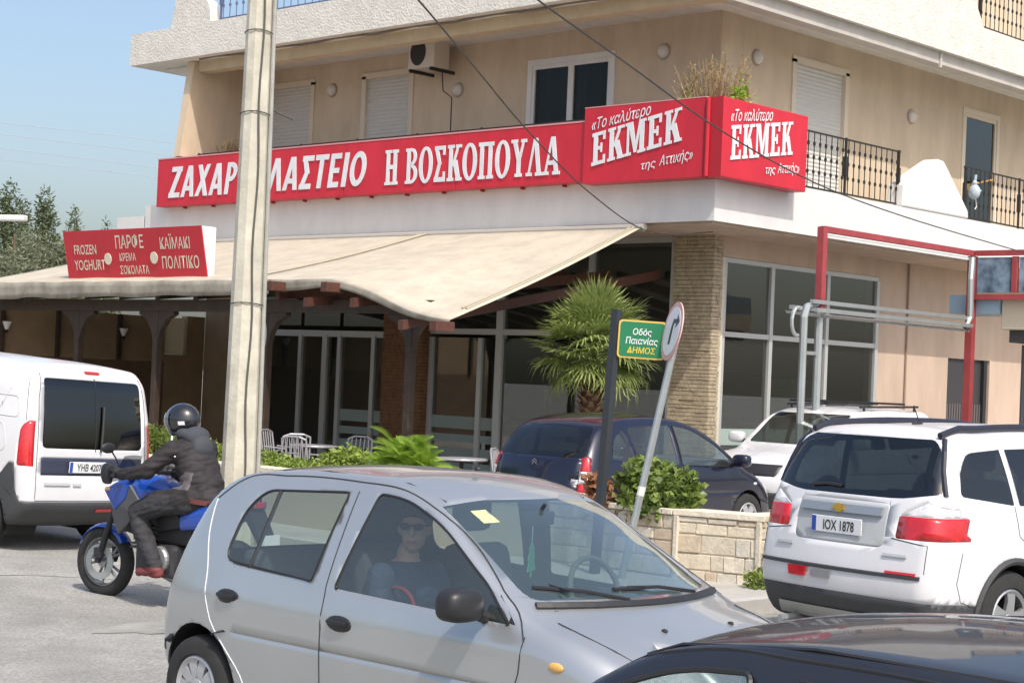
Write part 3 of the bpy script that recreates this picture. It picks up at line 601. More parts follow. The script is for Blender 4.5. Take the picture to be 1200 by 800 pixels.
for i in range(3):
    p, q = PA[i], PA[i+1]; d, n, l = seg_frame(p, q); n = -n if n.dot(Vector((-1, -1, 0))) < 0 else n; inn = [(p[0]-n.x*.28, p[1]-n.y*.28), (q[0]-n.x*.28, q[1]-n.y*.28)]
    core.prism([p, q, inn[1], inn[0]], 'z', -.1, .74)
    cp = MB(); k = max(1, round(l/.9))
    for j in range(k):
        a, b = l*j/k+(.0 if j else .0), l*(j+1)/k-.008; o = Vector((p[0], p[1], 0)); P4 = [o+d*a+n*.03, o+d*b+n*.03, o+d*b-n*.30, o+d*a-n*.30]
        MB().prism([(v.x, v.y) for v in P4], 'z', .742, .80+.002*i).build('coping', mst[2], PL, .008)
core.build('core', m_joint, PL)
_n = lambda p, q: (p, q)
def facing(p, q):
    d, n, l = seg_frame(p, q); return (p, q) if n.dot(Vector((-1, -1, 0))) > 0 else (q, p)
wall_face(*facing(PA[1], PA[2]), 0, .74, 0.0, .96, 3)
p, q = facing(PA[0], PA[1]); d_, n_, l_ = seg_frame(p, q)
wall_face(p, q, 0, .74, *((l_-1.6, l_) if q == PA[1] else (0, 1.6)), 5)
p, q = facing(PA[2], PA[3]); d_, n_, l_ = seg_frame(p, q); wall_face(p, q, 0, .74, *((0, 1.2) if p == PA[2] else (l_-1.2, l_)), 6)
MB().prism([(-6.95, 6), (-6.75, -4.9), (-6.55, -5.62), (-3.6, -5.62), (-3.6, -5.3), (-6.0, -5.3), (-6.3, -4.8), (-6.4, 6)], 'z', .0, .7).build('soil', M('dry_soil', (.13, .09, .055), .95, var=.3, vs=8, bump=.6), PL)
MB().box(-6.44, -6.2, -4.6, 6, -.1, .8).build('inner_wall', mst[1], PL)
for s in (.04, .9): # vertical edge strips
    d_, n_, l_ = seg_frame(PA[1], PA[2]); n_ = n_ if n_.dot(Vector((-1, -1, 0))) > 0 else -n_; o = Vector((*PA[1], 0))+d_*s+n_*.022
    MB().tube([o, o+Vector((0, 0, .74))], .03, 4).build('edge_strip', mst[2], PL)
# ================================================= foliage
def leafy(n, shape, size, seed, asp=.45, droop=0, curl=.25):
    rr = random.Random(seed); m = MB(); vs = []; fs = []
    for i in range(n):
        p = shape(rr); s = size*rr.uniform(.6, 1.3)
        d = Vector((rr.uniform(-1, 1), rr.uniform(-1, 1), rr.uniform(-.5, 1)-droop)).normalized(); a = d.orthogonal().normalized(); a.rotate(Matrix.Rotation(rr.random()*6.28, 3, d)); nrm = d.cross(a)
        o = len(vs); P = Vector(p); vs += [P, P+d*s*.5+a*s*asp*.5+nrm*s*curl*.3, P+d*s, P+d*s*.5-a*s*asp*.5+nrm*s*curl*.3]; fs += [(o, o+1, o+2), (o, o+2, o+3)]
    m.add(vs, fs); me = bpy.data.meshes.new('foliage'); me.from_pydata(m.v, [], m.f); return me
def leafmat(name, c, c2, rough=.5, trans=.25):
    m = M(name, c, rough, var=.25, vs=6, var2=c2)
    p = m.node_tree.nodes['Principled BSDF']; N = m.node_tree.nodes; L = m.node_tree.links
    tr = N.new('ShaderNodeBsdfTranslucent'); mx = N.new('ShaderNodeMixShader'); mx.inputs[0].default_value = trans
    src = p.inputs['Base Color'].links[0].from_socket; L.new(src, tr.inputs[0]); L.new(p.outputs[0], mx.inputs[1]); L.new(tr.outputs[0], mx.inputs[2]); L.new(mx.outputs[0], N['Material Output'].inputs[0]); return m
lf_hedge = leafmat('hedge_leaf', (.12, .20, .03), (.28, .36, .06)); lf_vine = leafmat('vine_leaf', (.09, .16, .03), (.22, .28, .06)); lf_redl = leafmat('red_vine_leaf', (.25, .10, .05), (.34, .17, .08))
lf_palm = leafmat('palm_leaf', (.14, .20, .055), (.30, .36, .11), .5, .35); lf_cyc = leafmat('bright_palm_leaf', (.16, .30, .03), (.32, .46, .06), .45, .35)
lf_olive = leafmat('grey_green_needles', (.12, .14, .08), (.22, .24, .14)); lf_con = leafmat('dark_conifer', (.07, .10, .045), (.14, .17, .08)); lf_dry = leafmat('dry_stem', (.30, .21, .10), (.42, .32, .17))
def blob(c, r):
    def f(rr):
        while 1:
            p = Vector((rr.uniform(-1, 1), rr.uniform(-1, 1), rr.uniform(-1, 1)))
            if p.length <= 1 and p.length > rr.random()*.75: return Vector(c)+Vector((p.x*r[0], p.y*r[1], p.z*r[2]))
    return f
def shrub(name, label, cat, loc, blobs, n, size, mat, seed, stems=6, asp=.5, group=None):
    t = thing(name, label, cat, loc, group=group); m = MB(); rr = random.Random(seed)
    for c, r in blobs[:]:
        for k in range(max(1, stems//len(blobs))): e = Vector(c)+Vector((rr.uniform(-.7, .7)*r[0], rr.uniform(-.7, .7)*r[1], rr.uniform(0, .6)*r[2])); m.tube([(rr.uniform(-.05, .05), rr.uniform(-.05, .05), -.1), Vector(e)*.55+Vector((0, 0, .02)), e], .012, 5, r2=.004)
    m.build('stems', m_wood, t)
    for i, (c, r) in enumerate(blobs): obj('foliage', leafy(n//len(blobs), blob(c, r), size, seed*10+i, asp), mat, t)
    return t
hz = [(-6.65, y) for y in (4.9, 4.1, 3.3, 2.5, 1.75, 1.05, .35)]
hl = ['low clipped green hedge plant left of the rider helmet, by the van', 'low green hedge plant behind the rider back', 'low green hedge plant just left of the concrete pole', 'low green hedge plant behind the concrete pole', 'low bright hedge plant right of the concrete pole', 'low bright hedge plant in front of the white chairs', 'low bright hedge plant left of the bright palm shrub']
for i, (x, y) in enumerate(hz):
    hgt = .2+.05*sin(i*2.3) if i > 2 else .42-.05*i
    shrub('hedge_plant', hl[i], 'hedge', (x, y, .7), [((0, 0, hgt*.5), (.28, .45, hgt*.75)), ((.05, .25, hgt*.6), (.25, .3, hgt*.7))], 1500, .055, lf_hedge, 20+i, group='hedge plants along the planter')
shrub('vine_bush', 'leafy green vine bush spilling over the planter under the leaning sign post', 'bush', (-6.7, -4.4, .7), [((0, .05, .3), (.26, .34, .26)), ((-.1, -.4, .24), (.24, .25, .26)), ((-.22, -.15, .1), (.2, .4, .2))], 2600, .085, lf_vine, 41, 8, .75)
shrub('vine_bush', 'reddish leaved vine bush at the left of the green vine bush', 'bush', (-6.95, -4.0, .66), [((0, 0, .1), (.2, .3, .2)), ((0, .1, .3), (.1, .14, .15))], 320, .09, lf_redl, 42, 6, .7)
shrub('weed', 'small yellow green weed growing at the foot of the planter', 'weed', (-6.98, -5.95, .12), [((0, 0, .08), (.13, .15, .12))], 260, .06, lf_hedge, 43, 3)
shrub('weed', 'thin upright weed against the planter stones by the white people carrier', 'weed', (-6.86, -6.05, .12), [((0, 0, .3), (.05, .06, .3))], 120, .06, lf_vine, 44, 3)
# fan palm
def fan_frond(seed, spread=2.5, n=17, L=.62, pet=.42, droop=.5):
    rr = random.Random(seed); m = MB()
    m.tube([(0, 0, 0), (pet*.5, 0, .03), (pet, 0, .0)], .009, 5, r2=.006)
    for i in range(n):
        a = -spread/2+spread*i/(n-1); l = L*(1-.22*(abs(a)/(spread/2))**2)*rr.uniform(.85, 1.1); w = .03
        d = Vector((cos(a), sin(a), 0)); s = Vector((-sin(a), cos(a), 0)); k = 6; vs = []
        for j in range(k+1):
            t = j/k; dz = -droop*l*(t**2.3)*rr.uniform(.6, 1.3)+.08*t*l; p = Vector((pet, 0, 0))+d*(l*t*(1-.12*t))+Vector((0, 0, dz)); ww = w*(1-t)**.7*(.4+1.2*min(t*3, 1))*.5
            vs += [p-s*ww+Vector((0, 0, .004)), p+s*ww+Vector((0, 0, .004))]
        m.add(vs, [(2*j, 2*j+1, 2*j+3, 2*j+2) for j in range(k)])
    me = bpy.data.meshes.new('frond'); me.from_pydata(m.v, [], m.f); me.materials.append(lf_palm); return me
PM = thing('fan_palm', 'green fan palm with a shaggy trunk in front of the shop door', 'palm', (-1.5, .93, .2))
tm = MB(); tm.tube([(0, 0, 0), (.0, 0, .9), (.01, .01, 1.6), (.0, 0, 2.05)], [.15, .14, .15, .12], 12); tm.build('trunk', M('palm_trunk', (.10, .06, .035), .9, var=.4, vs=14, bump=.8), PM)
sc_ = MB(); rr = random.Random(3)
for i in range(150):
    z = .1+1.85*i/150; a = i*2.399; p = Vector((cos(a)*.13, sin(a)*.13, z)); o = Vector((cos(a), sin(a), .9)).normalized(); s = Vector((-sin(a), cos(a), 0)); e = p+o*.13
    sc_.add([p-s*.05, p+s*.05, e+s*.02, e-s*.02, p-s*.03+Vector((cos(a), sin(a), 0))*.03], [(0, 1, 2, 3), (0, 3, 4)])
sc_.build('leaf_bases', M('palm_fibre', (.26, .15, .08), .9, var=.4, vs=12), PM, kind='stuff')
fr = [fan_frond(50+i, 2.6+.1*i, 18, .62, .46, (.12, .25, .5, .2)[i]) for i in range(4)]
for i in range(96):
    u = (i+.5)/96; el = radians(85-116*u**.95+rr.uniform(-9, 9)); az = i*2.399963+rr.uniform(-.2, .2)
    f = obj('frond', fr[2 if u > .8 else i % 4] if u > .25 else fr[0], None, PM, loc=(0, 0, 2.12+.14*(1-u))); f.rotation_euler = (rr.uniform(-.3, .3), -el, az); sc1 = rr.uniform(.9, 1.16)*(1 if u < .75 else .85); f.scale = (sc1,)*3
# bright low palm shrub
CY = thing('palm_shrub', 'bright yellow green palm shrub rising from the planter above the silver car roof', 'shrub', (-6.6, -.72, .72))
def cyc_leaf(seed, L=.62):
    rr = random.Random(seed); m = MB(); pts = []
    for j in range(9): t = j/8; pts.append(Vector((L*t*(1-.15*t), 0, L*(.75*t-.62*t*t))))
    m.tube(pts, .006, 4)
    for j in range(34):
        t = .12+.86*j/33; q = t*8; i = min(7, int(q)); p = pts[i].lerp(pts[i+1], q-i)
        for s in (-1, 1):
            l = .15*sin(pi*min(1, t*.85+.15))+.03; d = Vector((.55, s*.8, .28)).normalized(); w = .008; n = Vector((1, 0, 0)); m.add([p-n*w, p+n*w, p+d*l], [(0, 1, 2)])
    me = bpy.data.meshes.new('leaf'); me.from_pydata(m.v, [], m.f); me.materials.append(lf_cyc); return me
cl = [cyc_leaf(i, .6+.08*i) for i in range(3)]
for i in range(120):
    f = obj('leaf', cl[i % 3], None, CY, loc=(rr.uniform(-.12, .12), rr.uniform(-.32, .3), rr.uniform(-.02, .06))); f.rotation_euler = (rr.uniform(-.4, .4), -rr.uniform(-.1, 1.1), rr.random()*6.28); f.scale = (rr.uniform(.7, 1.1),)*3
MB().tube([(0, 0, -.1), (0, 0, .1)], .08, 10).build('stem', m_wood, CY)
shrub('green_shrub', 'mid green leafy shrub spreading left of the bright palm shrub', 'shrub', (-6.6, .15, .72), [((0, 0, .12), (.25, .5, .25)), ((0, .2, .2), (.2, .25, .2))], 900, .09, lf_hedge, 47)
# balcony plants
def dry_plant(name, label, loc, w, h, n, seed, green=0, pot=True):
    t = thing(name, label, 'plant', loc); rr = random.Random(seed); m = MB(); lv = []
    for i in range(n):
        x, y = rr.uniform(-w, w), rr.uniform(-w, w); hh = h*rr.uniform(.5, 1.05); p = [Vector((x*.4, y*.4, .25)), Vector((x*.8+rr.uniform(-.05, .05), y*.8, .25+hh*.5)), Vector((x*1.1, y*1.1, .25+hh))]; m.tube(p, .009, 4, r2=.005); lv.append(p)
        q = p[1].lerp(p[2], .4); m.tube([q, q+Vector((rr.uniform(-.12, .12), rr.uniform(-.12, .12), .13))], .006, 4)
    m.build('stems', lf_dry, t)
    obj('leaves', leafy(n*5, lambda r: (lambda p: p[1].lerp(p[2], r.random())+Vector((r.uniform(-.05, .05), r.uniform(-.05, .05), 0)))(r.choice(lv)), .05, seed, .4), lf_dry, t)
    if green: obj('green_leaves', leafy(green, lambda r: (lambda k: Vector((r.gauss(0, .07), r.gauss(0, .07)+(-.5 if k else .5)+0, .62+r.gauss(0, .1))))(r.random() < .6), .08, seed+1, .5), lf_cyc, t)
    MB().lathe([(.0, 0), (.2, 0), (.26, .3), (.24, .3), (.22, .26), (0, .26)], 16).build('pot', M('terracotta', (.36, .15, .08), .8), t)
dry_plant('potted_plant', 'dry branching plant with green tufts behind the corner sign', (.45, .45, 5.72), .5, 1.0, 80, 61, 260)
dry_plant('potted_plant', 'dry twiggy plant against the left balcony wing wall', (.55, 12.2, 5.45), .32, .75, 45, 62)
# far trees
def tree(name, label, loc, h, crown, n, size, mat, seed, asp=.3, trunk=.14, group='trees behind the terrace'):
    t = thing(name, label, 'tree', loc, group=group); rr = random.Random(seed)
    tk = MB(); tk.tube([(0, 0, 0), (.1, 0, h*.5), (0, 0, h*.95)], [trunk, trunk*.7, .03], 8)
    for c, r in crown: tk.tube([(0, 0, max(.5, c[2]-r[2]*.9-.4)), (c[0]*.5, c[1]*.5, c[2]-r[2]*.4), c], .05, 5, r2=.015)
    tk.build('trunk', M('bark', (.12, .09, .06), .9, var=.3, vs=6), t)
    for i, (c, r) in enumerate(crown): obj('crown', leafy(int(n*(r[0]*r[2])/sum(q[0]*q[2] for _, q in crown)), blob(c, r), size, seed*7+i, asp), mat, t)
def T(px, py, d):
    k = (px-600)/FPX; j = (400-py)/FPX; return CAM+(f3+cx*k+cy*j)*d
def place(px, d): p = T(px, 420, d); return (p.x, p.y, .3)
rr = random.Random(9)
def spire(h, r, n=9, z0=.25): return [((rr.uniform(-.2, .2)*r, rr.uniform(-.2, .2)*r, h*(z0+(1-z0)*i/n)), (r*(1-i/n)**.7*rr.uniform(.7, 1.1)+.12, r*(1-i/n)**.7*rr.uniform(.7, 1.1)+.12, h*.1)) for i in range(n)]
def crownf(w, z0, z1, n): return [((rr.uniform(-w, w), rr.uniform(-w, w), rr.uniform(z0, z1)), (rr.uniform(.5, .9)*w*.6, rr.uniform(.5, .9)*w*.6, rr.uniform(.4, .8))) for i in range(n)]
tree('pine_tree', 'tall feathery conifer at the left edge behind the terrace', place(-2, 62), 7.8, spire(7.6, 1.3, 12), 7000, .22, lf_con, 71)
tree('pine_tree', 'slender feathery conifer left of the small red sign', place(42, 66), 7.9, spire(7.8, 1.1, 12), 6500, .22, lf_con, 72)
tree('pine_tree', 'thin conifer at the left edge between the two taller conifers', place(18, 70), 8.0, spire(7.8, .8, 10), 4000, .22, lf_con, 73)
tree('olive_tree', 'grey green bushy tree below the conifers at the left edge', place(10, 52), 5.6, crownf(1.9, 3.0, 5.2, 11), 12000, .17, lf_olive, 74)
tree('olive_tree', 'grey green bushy tree left of the small red sign', place(50, 56), 5.6, crownf(1.5, 2.6, 5.0, 10), 9000, .17, lf_olive, 75)
tree('cypress_tree', 'small dark cypress top rising behind the small red sign', place(82, 75), 8.0, spire(7.9, .7, 9, .5), 2600, .2, lf_con, 76)
tree('cypress_tree', 'bent dark cypress top beside the chimney behind the small red sign', place(119, 75), 7.7, spire(7.5, .6, 8, .5), 1100, .2, lf_con, 77)
# ================================================= poles, street signs, cables
pb = Vector((-8.15, .35, g(-8.15, .35)+.1))
pb = Vector((T(276, 632, 19.6).x, T(276, 632, 19.6).y, .25))
CP = thing('concrete_pole', 'tall weathered concrete utility pole standing in front of the red sign', 'pole', pb)
m_conc = M('weathered_concrete', (.50, .475, .39), .92, var=.2, vs=2.5, bump=.3, bs=25)
MB().tube([(0, 0, -.3), (0, 0, 9.5)], [.2, .105], 10).build('shaft', m_conc, CP)
vd = Vector((CAM.x-pb.x, CAM.y-pb.y, 0)).normalized(); sd_ = Vector((-vd.y, vd.x, 0)) ; 
if sd_.dot(rt) < 0: sd_ = -sd_
def rad(z): return .199-.0097*(z+.3)
pts = []
for i in range(40):
    z = .2+i*.235; pts.append(vd*(rad(z)*.97+.012)*cos(.28+.08*sin(i))+sd_*(rad(z)+.012)*sin(.28+.08*sin(i*.9))+Vector((0, 0, z)))
MB().tube(pts, .013, 6).build('cable', M('pole_cable', (.09, .085, .075), .7), CP)
MB().tube([sd_*(rad(z)+.02)+vd*.03+Vector((0, 0, z)) for z in (.2, 2, 4, 6.2)], .024, 8).build('conduit', M('conduit_grey', (.34, .34, .31), .7, var=.15, vs=3), CP)
for z in (2.45, 4.55, 5.45): MB().tube([Vector((cos(a)*(rad(z)+.012), sin(a)*(rad(z)+.012), z+.01*sin(a*2))) for a in [2*pi*i/20 for i in range(21)]], .006, 5).build('strap', m_iron, CP)
MB().tube([sd_*.15+Vector((0, 0, 4.62)), sd_*.42+vd*.05+Vector((0, 0, 4.5))], .008, 5).build('wire_end', m_iron, CP)
# round mirror back behind the pole
RM = thing('traffic_mirror', 'pale blue traffic mirror seen almost edge on behind the concrete pole', 'mirror', pb+sd_*.1-vd*.32)
mm = MB(); n_ = (sd_*.9+vd*.25).normalized(); a_ = n_.cross(up).normalized()
vs = []; K = 24
for (r, h) in ((0, .1), (.2, .09), (.4, .02), (.43, 0), (.4, -.03), (0, -.05)):
    for j in range(K): t = 2*pi*j/K; vs.append(n_*h+(a_*cos(t)+up*sin(t))*r+up*2.12)
mm.add(vs, [(i*K+j, i*K+(j+1) % K, (i+1)*K+(j+1) % K, (i+1)*K+j) for i in range(5) for j in range(K)]); mm.build('dish', M('mirror_blue_grey', (.42, .50, .56), .35, metal=.2), RM, smooth=50)
MB().tube([up*2.12+vd*.0, up*2.12+vd*.2-sd_*.05], .02, 6).build('arm', m_steel, RM)
# dark post with green sign
gb = Vector((-7.52, -4.38, .05)); lean = Vector((.030, -.032, 1)).normalized()
GS = thing('street_name_sign', 'green sign plate with yellow border on a dark square post', 'sign', gb)
MB().tube([lean*-.1, lean*2.68], .055, 4).build('post', M('dark_post', (.03, .035, .04), .5), GS)
e1 = Vector((rt.x, rt.y, -.03)).normalized(); e2 = (lean-e1*lean.dot(e1)).normalized(); e3 = e1.cross(e2)
gm = Matrix((e1, e2, e3)).transposed().to_4x4()
def plate(w, h, r, z0, z1, n=5):
    P = []
    for cxx, cyy, a in ((w/2-r, h/2-r, 0), (-w/2+r, h/2-r, 90), (-w/2+r, -h/2+r, 180), (w/2-r, -h/2+r, 270)):
        for i in range(n+1): t = radians(a+90*i/n); P.append((cxx+r*cos(t), cyy+r*sin(t)))
    return MB().prism(P, 'z', z0, z1)
gm.translation = lean*2.4+e1*.265+e3*.03
for nm, mb, mt in (('border', plate(.47, .375, .04, 0, .02), M('sign_yellow', (.62, .42, .10), .5)), ('plate', plate(.435, .34, .03, .0205, .024), M('sign_green', (.01, .17, .07), .4))):
    me = mb.mesh(nm); me.transform(gm); obj(nm, me, mt, GS)
for tx, y, h, mt, k in (('Οδός', .045, .062, m_lett, .9), ('Παιανίας', -.045, .066, m_lett, .8), ('ΔΗΜΟΣ', -.135, .06, M('sign_yellow_text', (.65, .5, .05), .5), .9)):
    me = font_mesh(tx, h, k, .1, .012); xs = [v.co.x for v in me.vertices]; c_ = (max(xs)+min(xs))/2
    letter(me, mt, GS, gm @ Matrix.Translation((-c_, y, .028)), 'lettering', 0)
# leaning no-turn sign
nb = Vector((-7.62, -4.78, .0)); l2 = (up+rt*.185).normalized()
NS = thing('no_turn_sign', 'round white no turn sign on a leaning grey steel post', 'sign', nb)
MB().tube([l2*-.1, l2*2.72], .036, 10).build('post', m_steel, NS)
MB().tube([l2*.95+Vector((0, 0, 0)), l2*1.04], .038, 10).build('sticker', m_white, NS)
dn = (-fw*.2-rt*.97).normalized(); dn = (dn-l2*dn.dot(l2)).normalized(); da = l2.cross(dn).normalized()
dm = Matrix((da, l2, dn)).transposed().to_4x4(); dm.translation = l2*2.56+dn*.045
def disc(r, z0, z1, n=32): return MB().prism([(r*cos(2*pi*i/n), r*sin(2*pi*i/n)) for i in range(n)], 'z', z0, z1)
for nm, mb, mt in (('rim', disc(.29, 0, .012), M('faded_red_rim', (.62, .38, .36), .5)), ('face', disc(.24, .0125, .015), M('sign_white', (.74, .74, .77), .45)),
                   ('arrow', MB().prism([(-.03, -.13), (.02, -.13), (.02, .05), (-.03, .05)], 'z', .0155, .018), m_black), ('arrow', MB().prism([(-.03, .051), (.02, .051), (.04, .08), (.1, .08), (.1, .035), (.19, .1), (.1, .165), (.1, .12), (.0, .12)], 'z', .0155, .018), m_black)):
    me = mb.mesh(nm); me.transform(dm); obj(nm, me, mt, NS)
MB().box(-.02, .02, -.02, .02, 0, .06).build('clamp', m_black, NS).matrix_local = Matrix.Translation(l2*2.5-dn*.02)
# overhead cables
def cable(name, label, pts, r, mat, par=None):
    P = []; n = 40
    for i in range(n+1):
        t = i/n*(len(pts)-1); k = min(len(pts)-2, int(t)); q = t-k
        p0, p1, p2, p3 = pts[max(0, k-1)], pts[k], pts[k+1], pts[min(len(pts)-1, k+2)]
        P.append(.5*((2*p1)+(p2-p0)*q+(2*p0-5*p1+4*p2-p3)*q*q+(3*p1-p0-3*p2+p3)*q**3))
    return tag(MB().tube(P, r, 6).build(name, mat, par), label, 'cable')
m_cab = M('black_cable', (.05, .045, .04), .6)
cable('overhead_cable', 'black overhead cable falling from the top edge to the fascia right of the long sign', [T(420, -75, 12.0), T(490, 0, 13.6), T(557, 80, 15.8), T(620, 155, 18.4), T(690, 225, 21.8), T(760, 271, 25.4), T(835, 272, 26.5)], .008, m_cab)
cable('overhead_cable', 'black overhead cable crossing the corner sign down to the right canopy', [T(560, -55, 13), T(630, 0, 14), T(735, 75, 15.8), T(840, 150, 18), T(950, 212, 20.5), T(1060, 254, 23), T(1200, 296, 26.5)], .008, m_cab)
for i, (a, b, c) in enumerate(((145, 166, 190), (158, 181, 204), (174, 198, 222), (188, 209, 233))):
    p = [T(-60, a-7, 60), T(60, (a+b)/2-5, 62), T(190, b, 64), T(330, c, 66)]
    cable('power_line', ['topmost', 'second', 'third', 'lowest'][i]+' of the four thin power lines in the sky left of the building', p, .010, M('thin_line', (.35, .4, .45), .6))
# street lamp reaching in at the left edge
lb = T(-60, 430, 27); SLm = thing('street_lamp', 'white flat street lamp head reaching in at the left edge', 'street lamp', (lb.x, lb.y, .4))
h0 = T(-60, 256, 27)-Vector((lb.x, lb.y, .4)); h1 = T(30, 257, 26.6)-Vector((lb.x, lb.y, .4))
MB().tube([(0, 0, 0), (0, 0, h0.z)], .07, 10, r2=.045).build('pole', m_steel, SLm)
dd = (h1-h0); nn_ = dd.cross(up).normalized(); MB().add([h0+dd*a+nn_*b*w+up*c for a, w in ((.15, .09), (1, .07)) for b in (-1, 1) for c in (-.03, .06)], [(0, 1, 3, 2), (4, 6, 7, 5), (0, 2, 6, 4), (1, 5, 7, 3), (0, 4, 5, 1), (2, 3, 7, 6)]).build('lamp_head', m_white, SLm, .02)
MB().tube([h0, h0+dd*.2], .03, 8).build('arm', m_steel, SLm)
# ================================================= red and grey steel frame on the right
KF = thing('steel_canopy', 'red and grey steel canopy skeleton with a corrugated shelf before the right shop windows', 'canopy')
gy = -1.5
def bar(name, pts, r, mat, n=4): return MB().tube(pts, r, n).build(name, mat, KF)
bar('red_post', [(.58, gy, 3.17), (.58, gy, 4.36)], .075, m_redsteel); bar('grey_post', [(.58, gy, 0), (.58, gy, 3.165)], .06, m_steel, 8)
bar('grey_post', [(.20, gy, 0), (.20, gy, 3.05), (.26, gy, 3.2), (.5, gy, 3.26)], .055, m_steel, 8)
bar('cross_bar', [(.25, gy, 2.55), (.53, gy, 2.55)], .035, m_steel); bar('hook', [(.2+.14*cos(a)-.16, gy, 2.98+.2*sin(a)) for a in [pi*.35+i*pi/8*1.2 for i in range(9)]], .028, m_steel, 6)
bar('red_beam', [(.58, gy, 4.33), (4.92, gy, 4.33)], .06, m_redsteel); bar('pale_beam', [(.68, gy+.01, 4.235), (4.85, gy+.01, 4.235)], .03, m_white)
bar('red_post', [(4.9, gy, 0), (4.9, gy, 4.28)], .085, m_redsteel); bar('down_pipe', [(4.78, gy-.06, 4.25), (4.72, gy-.08, 3.9), (4.74, gy-.08, 3.3), (4.65, gy-.05, 3.12)], .05, m_steel, 8)
for z, y in ((3.28, gy-.05), (3.16, gy-.12), (3.2, gy+.3)): bar('shelf_rail', [(.3, y, z), (4.72, y, z)], .04, m_steel)
sh = MB()
for i in range(58): x = .45+i*.074; sh.add([(x, gy-.1, 3.1), (x+.037, gy-.1, 3.06), (x+.074, gy-.1, 3.1), (x, gy+.5, 3.16), (x+.037, gy+.5, 3.12), (x+.074, gy+.5, 3.16)], [(0, 1, 4, 3), (1, 2, 5, 4)])
sh.build('corrugated_shelf', m_steel, KF)
for z in (4.33, 3.63): bar('red_beam', [(4.9, gy-.06, z), (4.9, gy-3.2, z)], .06, m_redsteel)
bar('red_post', [(4.9, gy-.75, 3.7), (4.9, gy-.75, 4.27)], .06, m_redsteel)
m_bluepane = M('blue_patterned_panel', (.09, .14, .22), .3, var=.5, vs=4, var2=(.16, .22, .28))
for a, b in ((gy-.1, gy-.68), (gy-.83, gy-3.1)): MB().box(4.88, 4.92, b, a, 3.7, 4.26).build('blue_panel', m_bluepane, KF)
KI = thing('kiosk', 'cream kiosk box with a small red lettered sign at the right edge', 'kiosk', (5.7, -3.78, .17))
MB().box(-.7, 1.5, -2.3, 1.8, 2.95, 3.45).build('fascia', M('kiosk_cream', (.58, .52, .40), .7), KI, .02)
MB().prism([(-.75, 3.46), (1.5, 3.46), (1.2, 4.0), (.4, 4.0)], 'y', -2.3, 1.3).build('canopy', m_can, KI)
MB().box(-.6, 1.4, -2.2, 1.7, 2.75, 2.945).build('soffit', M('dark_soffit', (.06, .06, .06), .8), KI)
MB().box(-.4, 1.3, -1.9, 1.2, 0, 2.74).build('body', M('kiosk_dark', (.10, .085, .075), .7), KI)
MB().box(-.75, .2, 1.82, 2.7, 3.2, 3.5).build('side_panel', M('pale_blue_panel', (.30, .42, .52), .5), KI)
bar('grey_post', [(5.6, gy-.6, 0), (5.6, gy-.6, 2.9)], .05, M('dark_grey_steel', (.12, .14, .16), .5), 6)
MB().box(-.735, -.705, -.4, 1.05, 3.1, 3.26).build('sign_plate', M('sign_pink', (.6, .22, .22), .6), KI); MB().box(-.735, -.705, -.4, 1.05, 3.28, 3.42).build('sign_plate', M('sign_paleblue', (.35, .45, .55), .6), KI)
for tx, z, mt in (('ΠΕΡΙΠΤΕΡΟ', 3.12, m_lett), ('ΤΥΠΟΣ', 3.3, m_black)):
    me = font_mesh(tx, .11, .9, 0, .012); letter(me, mt, KI, frame_left(1.0, z, -.74), 'lettering', 0)
# toy bird ornament / laundry by the balcony door
BO = thing('balcony_ornament', 'small blue and white bird shaped ornament on the right balcony by the dark door', 'ornament', (7.62, .02, 5.38)); BO.scale = (.8, .8, .8)
mb_ = MB(); mb_.ball((0, 0, .36), (.1, .14, .17), 12, 8); mb_.ball((0, 0, .56), .06, 10, 6); mb_.tube([(0, 0, .55), (.0, -.02, .74)], .03, 6); mb_.build('body', M('ornament_blue', (.42, .5, .55), .6), BO, smooth=60)
MB().tube([(.05, 0, .25), (.12, 0, .05), (.05, 0, -.02)], .012, 5).tube([(.08, 0, .4), (.3, 0, .42)], .015, 5).build('legs', m_white, BO)
SP = thing('broom', 'thin orange broom pole leaning across the dark balcony door', 'broom', (9.35, .75, 5.2)); MB().tube([(0, .2, .85), (.9, .35, 1.02)], .02, 6).build('pole', M('orange_pole', (.5, .25, .07), .5), SP); MB().tube([(-.02, .2, .8), (-.35, .15, .74)], [.03, .07], 6).build('bristles', M('bristle', (.3, .2, .08), .9), SP)
# ================================================= cars
def cr(pts, n_per=6, closed=True):
    out = []; n = len(pts)
    for i in range(n if closed else n-1):
        p0, p1, p2, p3 = pts[(i-1) % n], pts[i], pts[(i+1) % n], pts[(i+2) % n]
        seg = math.dist(p1[:2], p2[:2]); k = max(2, int(seg/.05))
        k = min(k, 9)
        for j in range(k):
            q = j/k; l1 = max(1e-6, math.dist(p1[:2], p2[:2])); l0 = max(1e-6, math.dist(p0[:2], p1[:2])); l2 = max(1e-6, math.dist(p2[:2], p3[:2]))
            v = []
            for c in range(len(p1)):
                m1 = ((p2[c]-p1[c])/l1*l0+(p1[c]-p0[c])/l0*l1)/(l0+l1)*l1; m2 = ((p3[c]-p2[c])/l2*l1+(p2[c]-p1[c])/l1*l2)/(l1+l2)*l1
                v.append(p1[c]*(2*q**3-3*q*q+1)+m1*(q**3-2*q*q+q)+p2[c]*(-2*q**3+3*q*q)+m2*(q**3-q*q))
            out.append(v)
    return out
